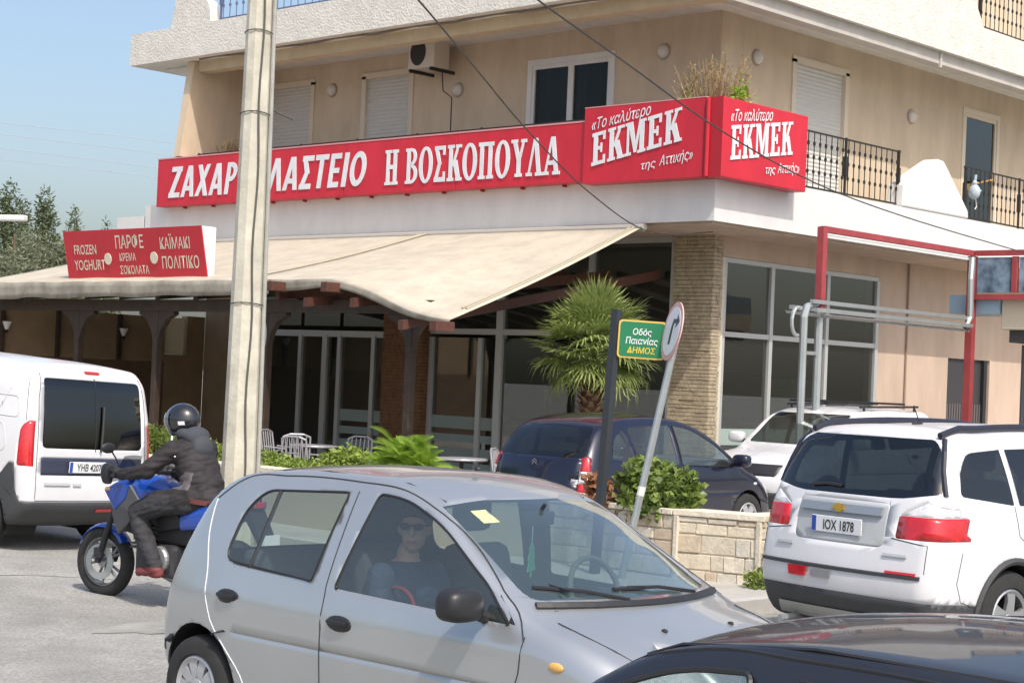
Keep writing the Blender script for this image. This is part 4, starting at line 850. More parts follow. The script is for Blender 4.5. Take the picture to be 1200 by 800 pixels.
def tabf(tab):
    def f(x):
        if x <= tab[0][0]: return tab[0][1]
        if x >= tab[-1][0]: return tab[-1][1]
        for i in range(len(tab)-1):
            if x <= tab[i+1][0]:
                (x0, y0), (x1, y1) = tab[i], tab[i+1]; h = x1-x0; t = (x-x0)/h
                def sl(k):
                    if k <= 0: return (tab[1][1]-tab[0][1])/(tab[1][0]-tab[0][0])
                    if k >= len(tab)-1: return (tab[-1][1]-tab[-2][1])/(tab[-1][0]-tab[-2][0])
                    a = (tab[k][1]-tab[k-1][1])/(tab[k][0]-tab[k-1][0]); b = (tab[k+1][1]-tab[k][1])/(tab[k+1][0]-tab[k][0]); return 0 if a*b <= 0 else 2*a*b/(a+b)
                m0, m1 = sl(i), sl(i+1); return y0*(2*t**3-3*t*t+1)+m0*h*(t**3-2*t*t+t)+y1*(-2*t**3+3*t*t)+m1*h*(t**3-t*t)
    return f
def inpoly(x, y, P):
    c = False; n = len(P); j = n-1
    for i in range(n):
        if (P[i][1] > y) != (P[j][1] > y) and x < (P[j][0]-P[i][0])*(y-P[i][1])/(P[j][1]-P[i][1])+P[i][0]: c = not c
        j = i
    return c
def rpoly(P, r=.04, n=4):   # round the corners of a polygon
    out = []; N = len(P)
    for i in range(N):
        a, b, c = Vector(P[i-1][:2]), Vector(P[i][:2]), Vector(P[(i+1) % N][:2]); rr_ = P[i][2] if len(P[i]) > 2 else r
        d1 = (a-b); d2 = (c-b); q = min(rr_, d1.length*.45, d2.length*.45); p1 = b+d1.normalized()*q; p2 = b+d2.normalized()*q
        if q < 1e-4: out.append((b.x, b.y)); continue
        for k in range(n+1): t = k/n; v = p1*(1-t)**2+b*2*t*(1-t)+p2*t*t; out.append((v.x, v.y))
    return out
class Car:
    def __init__(s, sil, wz, plan, med, crease=(), top=7, fil=5, side=14):
        s.fz = tabf(wz); s.fx = tabf(plan); s.cre = crease; s.sil = sil
        L = cr(sil); n = len(L); s.parts = ['body']; V = []; rows = []
        (xa, xb, zm) = med; nr = top+fil+side+1
        s.bm = bm = bmesh.new(); grid = []
        for i in range(n):
            p, q = L[i-1], L[(i+1) % n]; t = Vector((q[0]-p[0], q[1]-p[1])).normalized(); N = Vector((t.y, -t.x)); P = Vector(L[i][:2]); r, bow = L[i][2], L[i][3]
            mz = Vector((min(xb, max(xa, P.x)), zm)); col = []
            if N.dot(mz-P) < 0: N = -N
            W0 = s.W(*(P+N*(r+bow)))
            for k in range(top+1):
                y = k/top*(W0-r); col.append((P+N*(bow*(y/W0)**2), y))
            base = P+N*(bow*((W0-r)/W0)**2); b2 = bow-bow*((W0-r)/W0)**2
            for k in range(1, fil+1):
                f = pi/2*k/fil; d = base+N*(r*(1-cos(f))+b2*k/fil); col.append((d, W0-r+(s.W(*d)-W0)*k/fil+r*sin(f)))
            Q = col[-1][0]
            for k in range(1, side+1):
                v = k/side; d = Q.lerp(mz, v); col.append((d, s.W(*d)))
            grid.append(col)
        for sg in (1, -1):
            vv = [[bm.verts.new((c[0].x, sg*c[1], c[0].y)) for c in col] for col in grid]
            for i in range(n):
                a, b = vv[i], vv[(i+1) % n]
                for k in range(nr-1):
                    try: bm.faces.new((a[k], a[k+1], b[k+1], b[k]) if sg > 0 else (b[k], b[k+1], a[k+1], a[k]))
                    except ValueError: pass
        bmesh.ops.remove_doubles(bm, verts=bm.verts, dist=2e-4)
        bmesh.ops.dissolve_degenerate(bm, dist=1e-4, edges=bm.edges)
        bmesh.ops.recalc_face_normals(bm, faces=bm.faces)
        s.lay = bm.faces.layers.int.new('part')
        s.nrm = BVHTree.FromBMesh(bm)
    def W(s, x, z):
        w = s.fz(z)*s.fx(x)
        for (x0, z0, x1, z1, amp, wd) in s.cre:
            if x0 <= x <= x1: zc = z0+(z1-z0)*(x-x0)/(x1-x0); e = sstep(0, .5, min(x-x0, x1-x)); w += amp*e*math.exp(-((z-zc)/wd)**2)
        return w
    def cut(s, name, poly, proj='y', filt=None):
        bm = s.bm; A, Bx = (0, 2) if proj == 'y' else ((1, 2) if proj == 'x' else (0, 1)); filt = filt or (lambda c, n: True)
        n = len(poly)
        bx0 = min(p[0] for p in poly); bx1 = max(p[0] for p in poly); by0 = min(p[1] for p in poly); by1 = max(p[1] for p in poly)
        def box(f):
            xs = [v.co[A] for v in f.verts]; ys = [v.co[Bx] for v in f.verts]; return min(xs), max(xs), min(ys), max(ys)
        def sel():
            o = []
            for f in bm.faces:
                b = box(f)
                if b[1] >= bx0 and b[0] <= bx1 and b[3] >= by0 and b[2] <= by1 and filt(f.calc_center_median(), f.normal): o.append((f, b))
            return o
        cand = sel()
        for i in range(n):
            p, q = poly[i], poly[(i+1) % n]; x0, x1 = sorted((p[0], q[0])); y0, y1 = sorted((p[1], q[1])); d = Vector((q[0]-p[0], q[1]-p[1]))
            if d.length < 1e-5: continue
            fs = [f for f, b in cand if f.is_valid and b[1] >= x0-1e-4 and b[0] <= x1+1e-4 and b[3] >= y0-1e-4 and b[2] <= y1+1e-4]
            if not fs: continue
            co = [0, 0, 0]; no = [0, 0, 0]; co[A], co[Bx] = p; no[A], no[Bx] = -d.y, d.x
            es = {e for f in fs for e in f.edges}; vs = {v for f in fs for v in f.verts}
            rs = bmesh.ops.bisect_plane(bm, geom=list(vs)+list(es)+fs, plane_co=co, plane_no=no, dist=1e-4)
            old = set(fs); cand = [(f, b) for f, b in cand if f.is_valid and f not in old]
            cand += [(f, box(f)) for f in {h for h in rs['geom'] if isinstance(h, bmesh.types.BMFace) and h.is_valid} | {f for f in fs if f.is_valid}]
        if name not in s.parts: s.parts.append(name)
        k = s.parts.index(name)
        for f, b in sel():
            c = f.calc_center_median()
            if inpoly(c[A], c[Bx], poly): f[s.lay] = k
    def build(s, par, mats, inner, hide=()):
        bm = s.bm; bmesh.ops.recalc_face_normals(bm, faces=bm.faces); out = {}
        ref = s.nrm
        for k, nm in enumerate(s.parts):
            if nm in hide: continue
            b2 = bmesh.new(); mp = {}
            for f in bm.faces:
                if f[s.lay] != k: continue
                for v in f.verts:
                    if v not in mp: mp[v] = b2.verts.new(v.co)
                try: b2.faces.new([mp[v] for v in f.verts])
                except ValueError: pass
            # split into loose pieces so that each lamp or window is its own part
            pieces = [list(b2.faces)] if nm == 'body' else []
            if nm != 'body':
                seen = set()
                for f in b2.faces:
                    if f in seen: continue
                    st = [f]; seen.add(f); pc = []
                    while st:
                        h = st.pop(); pc.append(h)
                        for e in h.edges:
                            for l in e.link_faces:
                                if l not in seen: seen.add(l); st.append(l)
                    pieces.append(pc)
            for pc in pieces:
                if sum(f.calc_area() for f in pc) < .0004: continue
                vi = {}; V = []; F = []
                for f in pc:
                    fl = []
                    for v in f.verts:
                        if v not in vi: vi[v] = len(V); V.append(tuple(v.co))
                        fl.append(vi[v])
                    F.append(tuple(fl))
                me = bpy.data.meshes.new(nm); me.from_pydata(V, [], F); shade(me, 85)
                # smooth normals taken from the uncut shell
                me.materials.append(mats[nm]); me.materials.append(inner)
                o = obj(nm, me, None, par)
                if 'glass' not in mats[nm].name:
                    sm = o.modifiers.new('shell', 'SOLIDIFY'); sm.thickness = .014; sm.offset = -1; sm.material_offset = 1; sm.material_offset_rim = 1
                out.setdefault(nm, []).append(o)
            b2.free()
        bm.free(); return out
    def seam(s, par, pts, sides=(1, -1), r=.0035, name='panel_gap', mat=None, push=0.0, smooth=False):
        P = []
        if smooth: pts = [tuple(p) for p in cr(list(pts), closed=False)]+[pts[-1]]
        for a, b in zip(pts[:-1], pts[1:]):
            k = max(1, int(math.dist(a, b)/.04)); P += [(a[0]+(b[0]-a[0])*i/k, a[1]+(b[1]-a[1])*i/k) for i in range(k)]
        P.append(pts[-1])
        for sg in sides: MB().tube([(x, sg*(s.hit(x, z)+push), z) for x, z in P], r, 5).build(name, mat or m_black, par)
    def hit(s, x, z):
        h = s.nrm.ray_cast(Vector((x, 3, z)), Vector((0, -1, 0))); return h[0].y if h[0] else s.W(x, z)
    def hitx(s, y, z, sg):
        h = s.nrm.ray_cast(Vector((sg*5, y, z)), Vector((-sg, 0, 0))); return h[0].x if h[0] else 0
    def seamx(s, par, pts, sg, r=.0035, name='panel_gap', mat=None, push=0):
        P = []
        for a, b in zip(pts[:-1], pts[1:]):
            k = max(1, int(math.dist(a, b)/.04)); P += [(a[0]+(b[0]-a[0])*i/k, a[1]+(b[1]-a[1])*i/k) for i in range(k)]
        P.append(pts[-1]); MB().tube([(s.hitx(y, z, sg)+sg*push, y, z) for y, z in P], r, 5).build(name, mat or m_black, par)
    def hitz(s, x, y):
        h = s.nrm.ray_cast(Vector((x, y, 4)), Vector((0, 0, -1))); return h[0].z if h[0] else 1
    def patchx(s, par, name, poly, sg, mat, push=.004, th=.01):   # a flat piece laid on the front or rear face
        if len(poly) == 4:
            a, b, c, d = poly; nu, nv = 14, 3; V = []; L = lambda p, q, t: (p[0]+(q[0]-p[0])*t, p[1]+(q[1]-p[1])*t)
            for j in range(nv+1):
                for i in range(nu+1):
                    q = L(L(a, d, i/nu), L(b, c, i/nu), j/nv); V.append((s.hitx(q[0], q[1], sg)+sg*push, q[0], q[1]))
            N = nu+1; k = len(V); m = MB().add(V+[(v[0]+sg*th, v[1], v[2]) for v in V], [(j*N+i, j*N+i+1, (j+1)*N+i+1, (j+1)*N+i) for j in range(nv) for i in range(nu)]+[(k+j*N+i, k+j*N+i+1, k+(j+1)*N+i+1, k+(j+1)*N+i) for j in range(nv) for i in range(nu)])
            ed = [i for i in range(N)]+[j*N+nu for j in range(1, nv+1)]+[nv*N+i for i in range(nu-1, -1, -1)]+[j*N for j in range(nv-1, 0, -1)]
            m.add([], []); m.f += [(ed[i], ed[(i+1) % len(ed)], ed[(i+1) % len(ed)]+k, ed[i]+k) for i in range(len(ed))]
            return m.build(name, mat, par)
        V = [(s.hitx(y, z, sg)+sg*push, y, z) for y, z in poly]; n = len(V)
        return MB().add(V+[(v[0]+sg*th, v[1], v[2]) for v in V], [tuple(range(n)), tuple(range(2*n-1, n-1, -1))]+[(i, (i+1) % n, (i+1) % n+n, i+n) for i in range(n)]).build(name, mat, par)
SIDE = lambda c, n: abs(n.y) > .25
SIDEL = lambda c, n: n.y > .25
m_tyre = M('tyre_rubber', (.022, .022, .022), .85, var=.2, vs=20); m_rim = M('alloy_rim', (.42, .43, .44), .35, metal=.7); m_hubcap = M('silver_hubcap', (.45, .46, .47), .45, metal=.4)
m_in = M('car_interior_black', (.025, .026, .028), .8); m_seat = M('seat_grey', (.07, .075, .085), .85, var=.15, vs=10); m_liner = M('arch_liner', (.012, .012, .012), .9)
def wheel_meshes(R, w, spokes, rimr, style=0):
    t = MB(); t.lathe([(rimr, -w/2+.01), (rimr+.01, -w/2), (R-.035, -w/2), (R-.008, -w/2+.02), (R, -w/2+.05), (R, w/2-.05), (R-.008, w/2-.02), (R-.035, w/2), (rimr+.01, w/2), (rimr, w/2-.01)], 40, 'y')
    r = MB(); r.lathe([(rimr, w/2-.012), (rimr-.012, w/2-.004), (rimr-.03, w/2-.02), (rimr-.035, -w/2+.02), (rimr, -w/2+.01)], 40, 'y')
    r.lathe([(0, w/2-.012), (.045, w/2-.015), (.065, w/2-.035), (.065, 0)], 20, 'y')
    for k in range(spokes):
        a = 2*pi*k/spokes; c, s_ = cos(a), sin(a); wd0, wd1 = (.05, .04) if style == 0 else (.022, .03)
        for off in ((0,) if style == 0 else (-.055, .055)):
            V = []
            for rr_, wd, yy in ((.04, wd0, w/2-.02), (rimr*.6, wd1, w/2-.012), (rimr-.015, wd1*1.25, w/2-.022)):
                o2 = off*(rr_/rimr)
                for sg, dp in ((-1, 0), (1, 0), (1, -.03), (-1, -.03)):
                    x, z = rr_, sg*wd+o2; V.append((x*c-z*s_, yy+dp, x*s_+z*c))
            r.add(V, [(i*4+j, i*4+(j+1) % 4, (i+1)*4+(j+1) % 4, (i+1)*4+j) for i in range(2) for j in range(4)])
    d = MB(); d.lathe([(0, 0), (rimr*.8, 0), (rimr*.8, -.02), (0, -.02)], 24, 'y')
    return t.mesh('tyre', 40), r.mesh('rim', 30), d.mesh('disc', 40)
def put_wheels(par, spec, rimmat):
    R, w, sp, rr_, st, xf, xr, yt = spec; t, r, d = wheel_meshes(R, w, sp, rr_, st); t.materials.append(m_tyre); r.materials.append(rimmat); d.materials.append(m_liner)
    for x in (xf, xr):
        for sg in (1, -1):
            o = obj('wheel', t, None, par, loc=(x, sg*yt, R), rot=(0, .3*sg+x, 0 if sg > 0 else pi)); obj('rim', r, None, o); obj('brake_disc', d, None, o)
def interior(par, xs, ws=.36, zs=.55, L=1.0, hd=1.12, dash=None, wheel_side=1, seatmat=None, rear=-.75):
    sm = seatmat or m_seat
    for sg in (1, -1):
        for x, nm in ((xs, 'front_seat'),):
            s_ = MB().box(x-.24, x+.26, sg*ws-.23, sg*ws+.23, zs-.18, zs).build(nm, sm, par, .05)
            MB().add([(x-.24+dx-.0, sg*ws+dy, zz) for dx, zz in ((0, zs-.05), (-.18, zs+.58)) for dy, ddx in ((-.23, 0), (.23, 0))]+[(x-.12+dx, sg*ws+dy, zz) for dx, zz in ((0, zs-.05), (-.18, zs+.58)) for dy in (-.21, .21)], [(0, 1, 3, 2), (4, 6, 7, 5), (0, 4, 5, 1), (2, 3, 7, 6), (0, 2, 6, 4), (1, 5, 7, 3)]).build('backrest', sm, s_, .05)
            MB().box(x-.45, x-.36, sg*ws-.13, sg*ws+.13, zs+.64, zs+.84).build('headrest', sm, s_, .04)
    b = MB().box(xs+rear-.3, xs+rear+.2, -.6, .6, zs-.2, zs).build('rear_bench', sm, par, .05)
    MB().add([(xs+rear+a, y, z) for a, z in ((-.35, zs-.1), (-.5, zs+.5), (-.38, zs+.5), (-.2, zs-.1)) for y in (-.6, .6)], [(0, 1, 3, 2), (2, 3, 5, 4), (4, 5, 7, 6), (6, 7, 1, 0), (0, 2, 4, 6), (1, 7, 5, 3)]).build('backrest', sm, b, .04)
    if dash:
        x0, x1, z = dash
        MB().prism([(x0, z-.35), (x0, z-.06), (x0+.08, z), (x1, z+.02), (x1, z-.35)], 'y', -.62, .62).build('dashboard', M('dashboard_grey', (.10, .11, .115), .7), par, .03)
        K = 24; sx, sy, sz = x0-.12, wheel_side*ws, z-.02; pts = [(sx-.06*sin(2*pi*i/K)*1.0, sy+.185*cos(2*pi*i/K), sz+.17*sin(2*pi*i/K)) for i in range(K+1)]
        w_ = MB().tube(pts, .015, 8).build('steering_wheel', M('wheel_rim_tan', (.20, .19, .14), .6), par); MB().tube([(sx, sy-.17, sz), (sx+.03, sy, sz), (sx, sy+.17, sz)], .018, 6).tube([(sx+.03, sy, sz), (x0+.05, sy, sz-.03)], .04, 8).build('spoke', m_in, w_)
def car_root(name, label, cat, x, y, heading, sink=0, group='cars on the street'):
    z = g(x, y)-sink; e = .5; nx = -(g(x+e, y)-g(x-e, y))/(2*e); ny = -(g(x, y+e)-g(x, y-e))/(2*e); n = Vector((nx, ny, 1)).normalized()
    f = Vector((cos(heading), sin(heading), 0)); f = (f-n*f.dot(n)).normalized(); l = n.cross(f)
    t = thing(name, label, cat, (x, y, z), group=group); mm_ = Matrix((f, l, n)).transposed(); t.rotation_euler = mm_.to_euler(); return t
def circle(cx_, cz, r, n=28, a0=0, a1=2*pi): return [(cx_+r*cos(a0+(a1-a0)*i/n), cz+r*sin(a0+(a1-a0)*i/n)) for i in range(n)]
def arches(C, par, xf, xr, R, rise=0.0, trim=None, yin=.42):
    for x in (xf, xr):
        C.cut('arch_hole', circle(x, R*.98+rise, R+.055, 30), 'y', lambda c, n: abs(c.y) > .55)
        for sg in (1, -1):
            pts = [(x+(R+.056)*cos(t), R*.98+rise+(R+.056)*sin(t)) for t in [radians(-25)+radians(230)*i/24 for i in range(25)]]
            V = []
            for px_, pz in pts: V += [(px_, sg*yin, pz), (px_, sg*(C.hit(px_, max(pz, .25))-.004), pz)]
            ln = MB().add(V, [(2*i, 2*i+1, 2*i+3, 2*i+2) for i in range(24)]); ln.add([(p[0], sg*yin, p[1]) for p in pts], [tuple(range(25))]); ln.build('arch_liner', m_liner, par, smooth=60)
            if trim:
                P = [(a, sg*(C.hit(a, max(b, .2))+.002), b) for a, b in [(x+(R+.075)*cos(t), R*.98+rise+(R+.075)*sin(t)) for t in [radians(-12)+radians(204)*i/24 for i in range(25)]]]
                MB().tube(P, .026, 6).build('arch_trim', trim, par)
def plate_part(C, par, y, z, sg, txt, w=.52, h=.115, blue=True, tilt=0, push=.012):
    x = min([C.hitx(y+a, z+b, sg)*sg for a in (-w/2, 0, w/2) for b in (-h/2, h/2)])*sg; x = max([C.hitx(y+a, z+b, sg)*sg for a in (-w/2, 0, w/2) for b in (-h/2, h/2)])*sg
    x += sg*push; X0, X1 = sorted((x, x+sg*.008))
    p = MB().box(X0, X1, y-w/2, y+w/2, z-h/2, z+h/2).build('number_plate', M('plate_white', (.72, .73, .74), .5), par, .004)
    xr_ = -sg   # reading direction: seen from outside
    if blue:
        a = y-sg*w/2*1.0; q = sorted((a+sg*.004, a+sg*.046)); xx = sorted((x+sg*.0085, x+sg*.0095)); MB().box(*xx, q[0], q[1], z-h/2+.004, z+h/2-.004).build('blue_band', M('plate_blue', (.02, .07, .35), .5), p)
    me = font_mesh(txt, h*.62, .82, 0, .018); xs = [v.co.x for v in me.vertices]; tw = max(xs)-min(xs); k = min(1, (w-.09)/tw)
    r = Vector((0, sg, 0)); u_ = Vector((0, 0, 1)); n_ = r.cross(u_); mm_ = Matrix((r, u_, n_)).transposed().to_4x4(); mm_.translation = Vector((x+sg*.0105, y-sg*(tw*k/2-.02), z-h*.31))
    letter(me, M('plate_black', (.03, .03, .035), .6), p, mm_ @ Matrix.Scale(k, 4, (1, 0, 0)), 'characters', 0)
    return p
def handle(C, par, x, z, mat, sides=(1, -1), w=.1, h=.028, base=None):
    for sg in sides:
        y = C.hit(x, z); b = MB().ball((x, sg*(y-.002), z), (w*.95, .012, h*1.25), 16, 8).build('door_handle', mat, par, smooth=60)
        MB().tube([(x-w*.7, sg*(y+.012), z+.006), (x, sg*(y+.022), z+.008), (x+w*.7, sg*(y+.012), z+.006)], .012, 6).build('grip', base or mat, b, smooth=60)
def mirror_part(C, par, x, z, mat, sides=(1, -1), s=1.0, glassm=None):
    for sg in sides:
        y = C.hit(x, z)-.01; mb = MB(); mb.ball((0, 0, 0), 1, 18, 12); me = mb.mesh('mirror', 50)
        for v in me.vertices:
            q = v.co; f = lambda t, e: math.copysign(abs(t)**e, t); v.co = Vector((x+.0+f(q.x, .7)*.065*s+(.02 if q.x > 0 else 0), sg*(y+.17*s+f(q.y, .6)*.115*s), z+.06*s+f(q.z, .6)*.075*s))
        o = obj('wing_mirror', me, mat, par); MB().tube([(x+.02, sg*(y-.01), z-.01), (x+.01, sg*(y+.09), z+.025)], .03, 8).build('mirror_arm', m_black, o)
m_silver = M('silver_car_paint', (.47, .49, .50), .3, metal=.65, coat=.7, var=.03, vs=2); m_wpaint = M('white_car_paint', (.62, .62, .635), .35, coat=.5, var=.05, vs=2.5, det=6); m_bluepaint = M('dark_blue_car_paint', (.006, .008, .026), .3, metal=.2, coat=.8, var=.1, vs=2)
m_blackpaint = M('black_car_paint', (.012, .014, .02), .4, coat=.55, var=.1, vs=2)
gl_y = glass('car_glass_light', (.68, .75, .73), .0, 1.6, .06, (.42, .5, .5)); gl_ws = glass('car_glass_windscreen', (.46, .57, .59), .0, 1.65, .12, (.30, .42, .46)); gl_d = glass('car_glass_dark', (.16, .19, .19), .0, 1.55); gl_m = glass('car_glass_mid', (.62, .70, .69), .0, 1.55, .04)
m_rlamp = M('red_lamp_lens', (.50, .012, .02), .15, coat=.8, var=.15, vs=30); m_wlamp = M('clear_lamp_lens', (.62, .62, .62), .15, coat=.8, var=.15, vs=40); m_amber = M('amber_lens', (.75, .42, .12), .2, coat=.5)
m_trim = M('charcoal_bumper', (.045, .047, .05), .6, var=.1, vs=6); m_gtrim = M('grey_plastic', (.22, .22, .22), .6)
BOT = lambda x0, x1, z: [(x1, z, .04, 0), ((x0+x1)/2, z, .04, 0), (x0, z, .04, 0)]
def FRONT(c, n): return n.x > .12
def REAR(c, n): return n.x < -.12
# ---------- silver hatchback in the foreground
def silver_car():
    C = Car([(-1.70, .30, .10, .06), (-1.81, .42, .14, .10), (-1.815, .58, .14, .10), (-1.775, .75, .14, .09), (-1.71, .90, .12, .08), (-1.62, 1.12, .12, .07), (-1.49, 1.32, .10, .06), (-1.32, 1.425, .09, .05), (-.96, 1.484, .085, .04), (-.4, 1.503, .085, .04), (-.05, 1.492, .085, .04), (.14, 1.455, .085, .045), (.34, 1.385, .08, .06), (.66, 1.235, .065, .09), (.98, 1.07, .065, .11), (1.15, .985, .08, .10), (1.30, .935, .10, .08), (1.52, .865, .12, .09), (1.72, .775, .14, .13), (1.85, .66, .16, .17), (1.91, .52, .16, .18), (1.90, .38, .14, .16), (1.83, .25, .10, .1)]+BOT(-1.2, 1.2, .2),
            [(.18, .77), (.30, .80), (.48, .822), (.66, .832), (.78, .826), (.86, .808), (.95, .785), (1.1, .735), (1.3, .655), (1.42, .60), (1.52, .55)], [(-1.85, .86), (-1.6, .93), (-1.15, .99), (-.6, 1), (.7, 1), (1.2, .985), (1.6, .93), (1.92, .84)], (-1.0, 1.1, .62), [(-1.5, .80, 1.3, .80, .012, .035), (-.85, .34, .85, .34, .012, .03)])
    P = car_root('silver_hatchback', 'silver hatchback car in the foreground with a passenger at the front window', 'car', -14.265, -9.335, -pi/2, 0)
    xf, xr, R = 1.185, -1.285, .28
    arches(C, P, xf, xr, R, rise=.02)
    C.cut('side_glass', rpoly([(-1.13, .98, .09), (-1.085, 1.24, .12), (-.97, 1.355, .1), (-.33, 1.39, .03), (-.40, .945, .02)], .05), 'y', SIDE)
    C.cut('side_glass', rpoly([(-.22, .93, .02), (-.11, 1.40, .03), (.10, 1.385, .15), (.38, 1.285, .12), (.78, 1.05, .05), (.97, .90, .02)], .05), 'y', SIDE)
    C.cut('windscreen_glass', rpoly([(-.65, 1.0, .05), (-.56, 1.395, .06), (.56, 1.395, .06), (.65, 1.0, .05)], .06), 'x', lambda c, n: n.x > .2 and c.x > .3)
    C.cut('rear_glass', rpoly([(-.56, .97), (-.50, 1.33), (.50, 1.33), (.56, .97)], .07), 'x', lambda c, n: n.x < -.2)
    C.cut('tail_lamp', rpoly([(-1.85, .66), (-1.85, .95), (-1.65, 1.0), (-1.64, .9), (-1.71, .66)], .03), 'y', lambda c, n: abs(c.y) > .5)
    C.cut('head_lamp', rpoly([(1.62, .68), (1.60, .80), (1.46, .865), (1.60, .89), (1.9, .75), (1.9, .62)], .03), 'y', lambda c, n: abs(c.y) > .38)
    C.cut('bumper_strip', [(-1.9, .44), (-1.9, .5), (-1.62, .5), (-1.62, .44)], 'y')
    C.cut('grille', rpoly([(-.35, .33), (-.38, .45), (.38, .45), (.35, .33)], .03), 'x', lambda c, n: n.x > .3)
    out = C.build(P, {'body': m_silver, 'side_glass': gl_y, 'windscreen_glass': gl_ws, 'rear_glass': gl_m, 'tail_lamp': m_rlamp, 'head_lamp': m_wlamp, 'bumper_strip': m_black, 'grille': m_black}, m_in, ('arch_hole',))
    put_wheels(P, (R, .175, 5, .175, 1, xf, xr, .725), m_hubcap)
    m_seal = M('window_seal', (.015, .015, .016), .6)
    q = rpoly([(-1.13, .98, .09), (-1.085, 1.24, .12), (-.97, 1.355, .1), (-.33, 1.39, .03), (-.40, .945, .02)], .05); C.seam(P, q+[q[0]], r=.007, name='window_seal', mat=m_seal)
    C.seam(P, rpoly([(-.22, .93, .02), (-.11, 1.40, .03), (.10, 1.385, .15), (.38, 1.285, .12), (.78, 1.05, .05), (.97, .90, .02)], .05), r=.007, name='window_seal', mat=m_seal)
    MB().tube([(x, -(C.hit(x, z)-.0), z) for x, z in ((-.90, .965), (-.86, 1.36))], .011, 6).build('window_divider', m_seal, P); MB().tube([(x, C.hit(x, z), z) for x, z in ((-.90, .965), (-.86, 1.36))], .011, 6).build('window_divider', m_seal, P)
    # mirror sail
    for sg in (1, -1): MB().add([(x, sg*(C.hit(x, z)+.004), z) for x, z in ((.80, .915), (1.0, .905), (.86, 1.02))], [(0, 1, 2)]).build('mirror_sail', m_black, P)
    gapm = M('shut_line', (.03, .032, .034), .8)
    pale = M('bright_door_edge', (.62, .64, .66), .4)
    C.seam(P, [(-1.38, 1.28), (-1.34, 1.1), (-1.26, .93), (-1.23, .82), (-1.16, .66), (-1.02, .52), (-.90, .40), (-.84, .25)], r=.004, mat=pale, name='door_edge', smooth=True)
    C.seam(P, [(-.27, 1.40), (-.285, .93), (-.27, .8), (-.27, .25)], mat=gapm)
    C.seam(P, [(1.07, .86), (1.06, .7), (1.0, .5), (.86, .3), (.80, .24)], mat=gapm); C.seam(P, [(-.8, .245), (.8, .24)], mat=gapm)
    C.seam(P, [(-1.38, 1.28), (-1.2, 1.40), (-.85, 1.437), (-.3, 1.445), (.05, 1.425), (.33, 1.335), (.58, 1.205), (.85, 1.035), (1.02, .92), (1.07, .84)], r=.0045, mat=gapm, smooth=True)
    C.seam(P, [(1.66, .66), (1.58, .6), (1.52, .48)], mat=gapm)
    for sg in (1, -1):  # bonnet edges, roof gutters
        MB().tube([(x, sg*y, C.hitz(x, sg*y)+.001) for x, y in ((1.14, .66), (1.3, .655), (1.45, .63), (1.6, .585), (1.72, .52))], .004, 5).build('panel_gap', gapm, P)
        MB().tube([(x, sg*y, C.hitz(x, sg*y)+.001) for x, y in ((-1.0, .50), (-.6, .52), (0, .52), (.25, .51))], .004, 5).build('roof_gutter', gapm, P)
    MB().tube([(C.hitx(y, .975, 1)+.0, y, .978) for y in [-.66+i*.066 for i in range(21)]], .022, 6).build('scuttle', m_black, P)
    handle(C, P, -1.02, .80, m_black, h=.032); handle(C, P, -.13, .77, m_black, h=.032)
    mirror_part(C, P, .80, .92, m_black, sides=(-1,), s=1.0)
    # wipers
    for (y0, y1, z1) in ((.42, -.18, 1.035), (-.15, -.58, 1.05)):
        pts = [Vector((C.hitx(y0, 1.0, 1)+.02, y0, .995)), Vector((C.hitx((y0+y1)/2, 1.03, 1)+.03, (y0+y1)/2, 1.035)), Vector((C.hitx(y1, z1, 1)+.015, y1, z1))]
        w = MB().tube(pts, .009, 5).build('wiper', m_black, P); MB().tube([p+Vector((.0, -.2*(.5-i/2), .006)) for i, p in enumerate([pts[1], pts[1].lerp(pts[2], .5), pts[2]])], .006, 5).build('blade', m_black, w)
    for y in (.25, -.25): MB().ball((1.42, y, C.hitz(1.42, y)+.003), (.018, .014, .01), 8, 6).build('washer_jet', m_black, P)
    a = MB().ball((-.05, 0, 1.525), (.02, .014, .012), 8, 6).build('aerial_base', m_black, P, ); MB().tube([(-.05, 0, 1.53), (-.09, 0, 1.56)], .004, 5).build('aerial_stub', m_black, a)
    for sg in (1, -1): MB().ball((1.27, sg*C.hit(1.27, .755), .755), (.045, .012, .022), 12, 8).build('side_repeater', m_amber, P)
    interior(P, .0, .34, .52, dash=(.62, 1.08, .95), wheel_side=1, rear=-.72)
    # red trim by the near seat and sticker
    MB().tube([(-.04+.12*cos(t), -.53, .84+.1*sin(t)) for t in [pi*i/10 for i in range(11)]], .010, 6).build('red_strap', M('red_strap', (.28, .03, .035), .7), P)
    st = MB(); zz = (1.30, 1.36); st.add([(C.hitx(y, z, 1)+.004, y, z) for y, z in ((-.45, 1.35), (-.36, 1.355), (-.365, 1.305), (-.46, 1.30))], [(0, 1, 2, 3)]); st.build('sticker', M('windscreen_sticker', (.35, .5, .55), .6, var=.6, vs=25, var2=(.65, .6, .2)), P)
    xm = C.hitx(0, 1.33, 1); r_ = MB().box(xm-.09, xm-.065, -.12, .12, 1.27, 1.34).build('rear_view_mirror', m_black, P, .01); MB().tube([(xm-.07, 0, 1.33), (xm-.03, 0, 1.38)], .01, 6).build('stalk', m_black, r_)
    fm = thing('air_freshener', 'green tree shaped air freshener hanging behind the windscreen of the silver car', 'air freshener', P.matrix_basis @ Vector((xm-.07, -.04, 1.27)), -pi/2+.5)
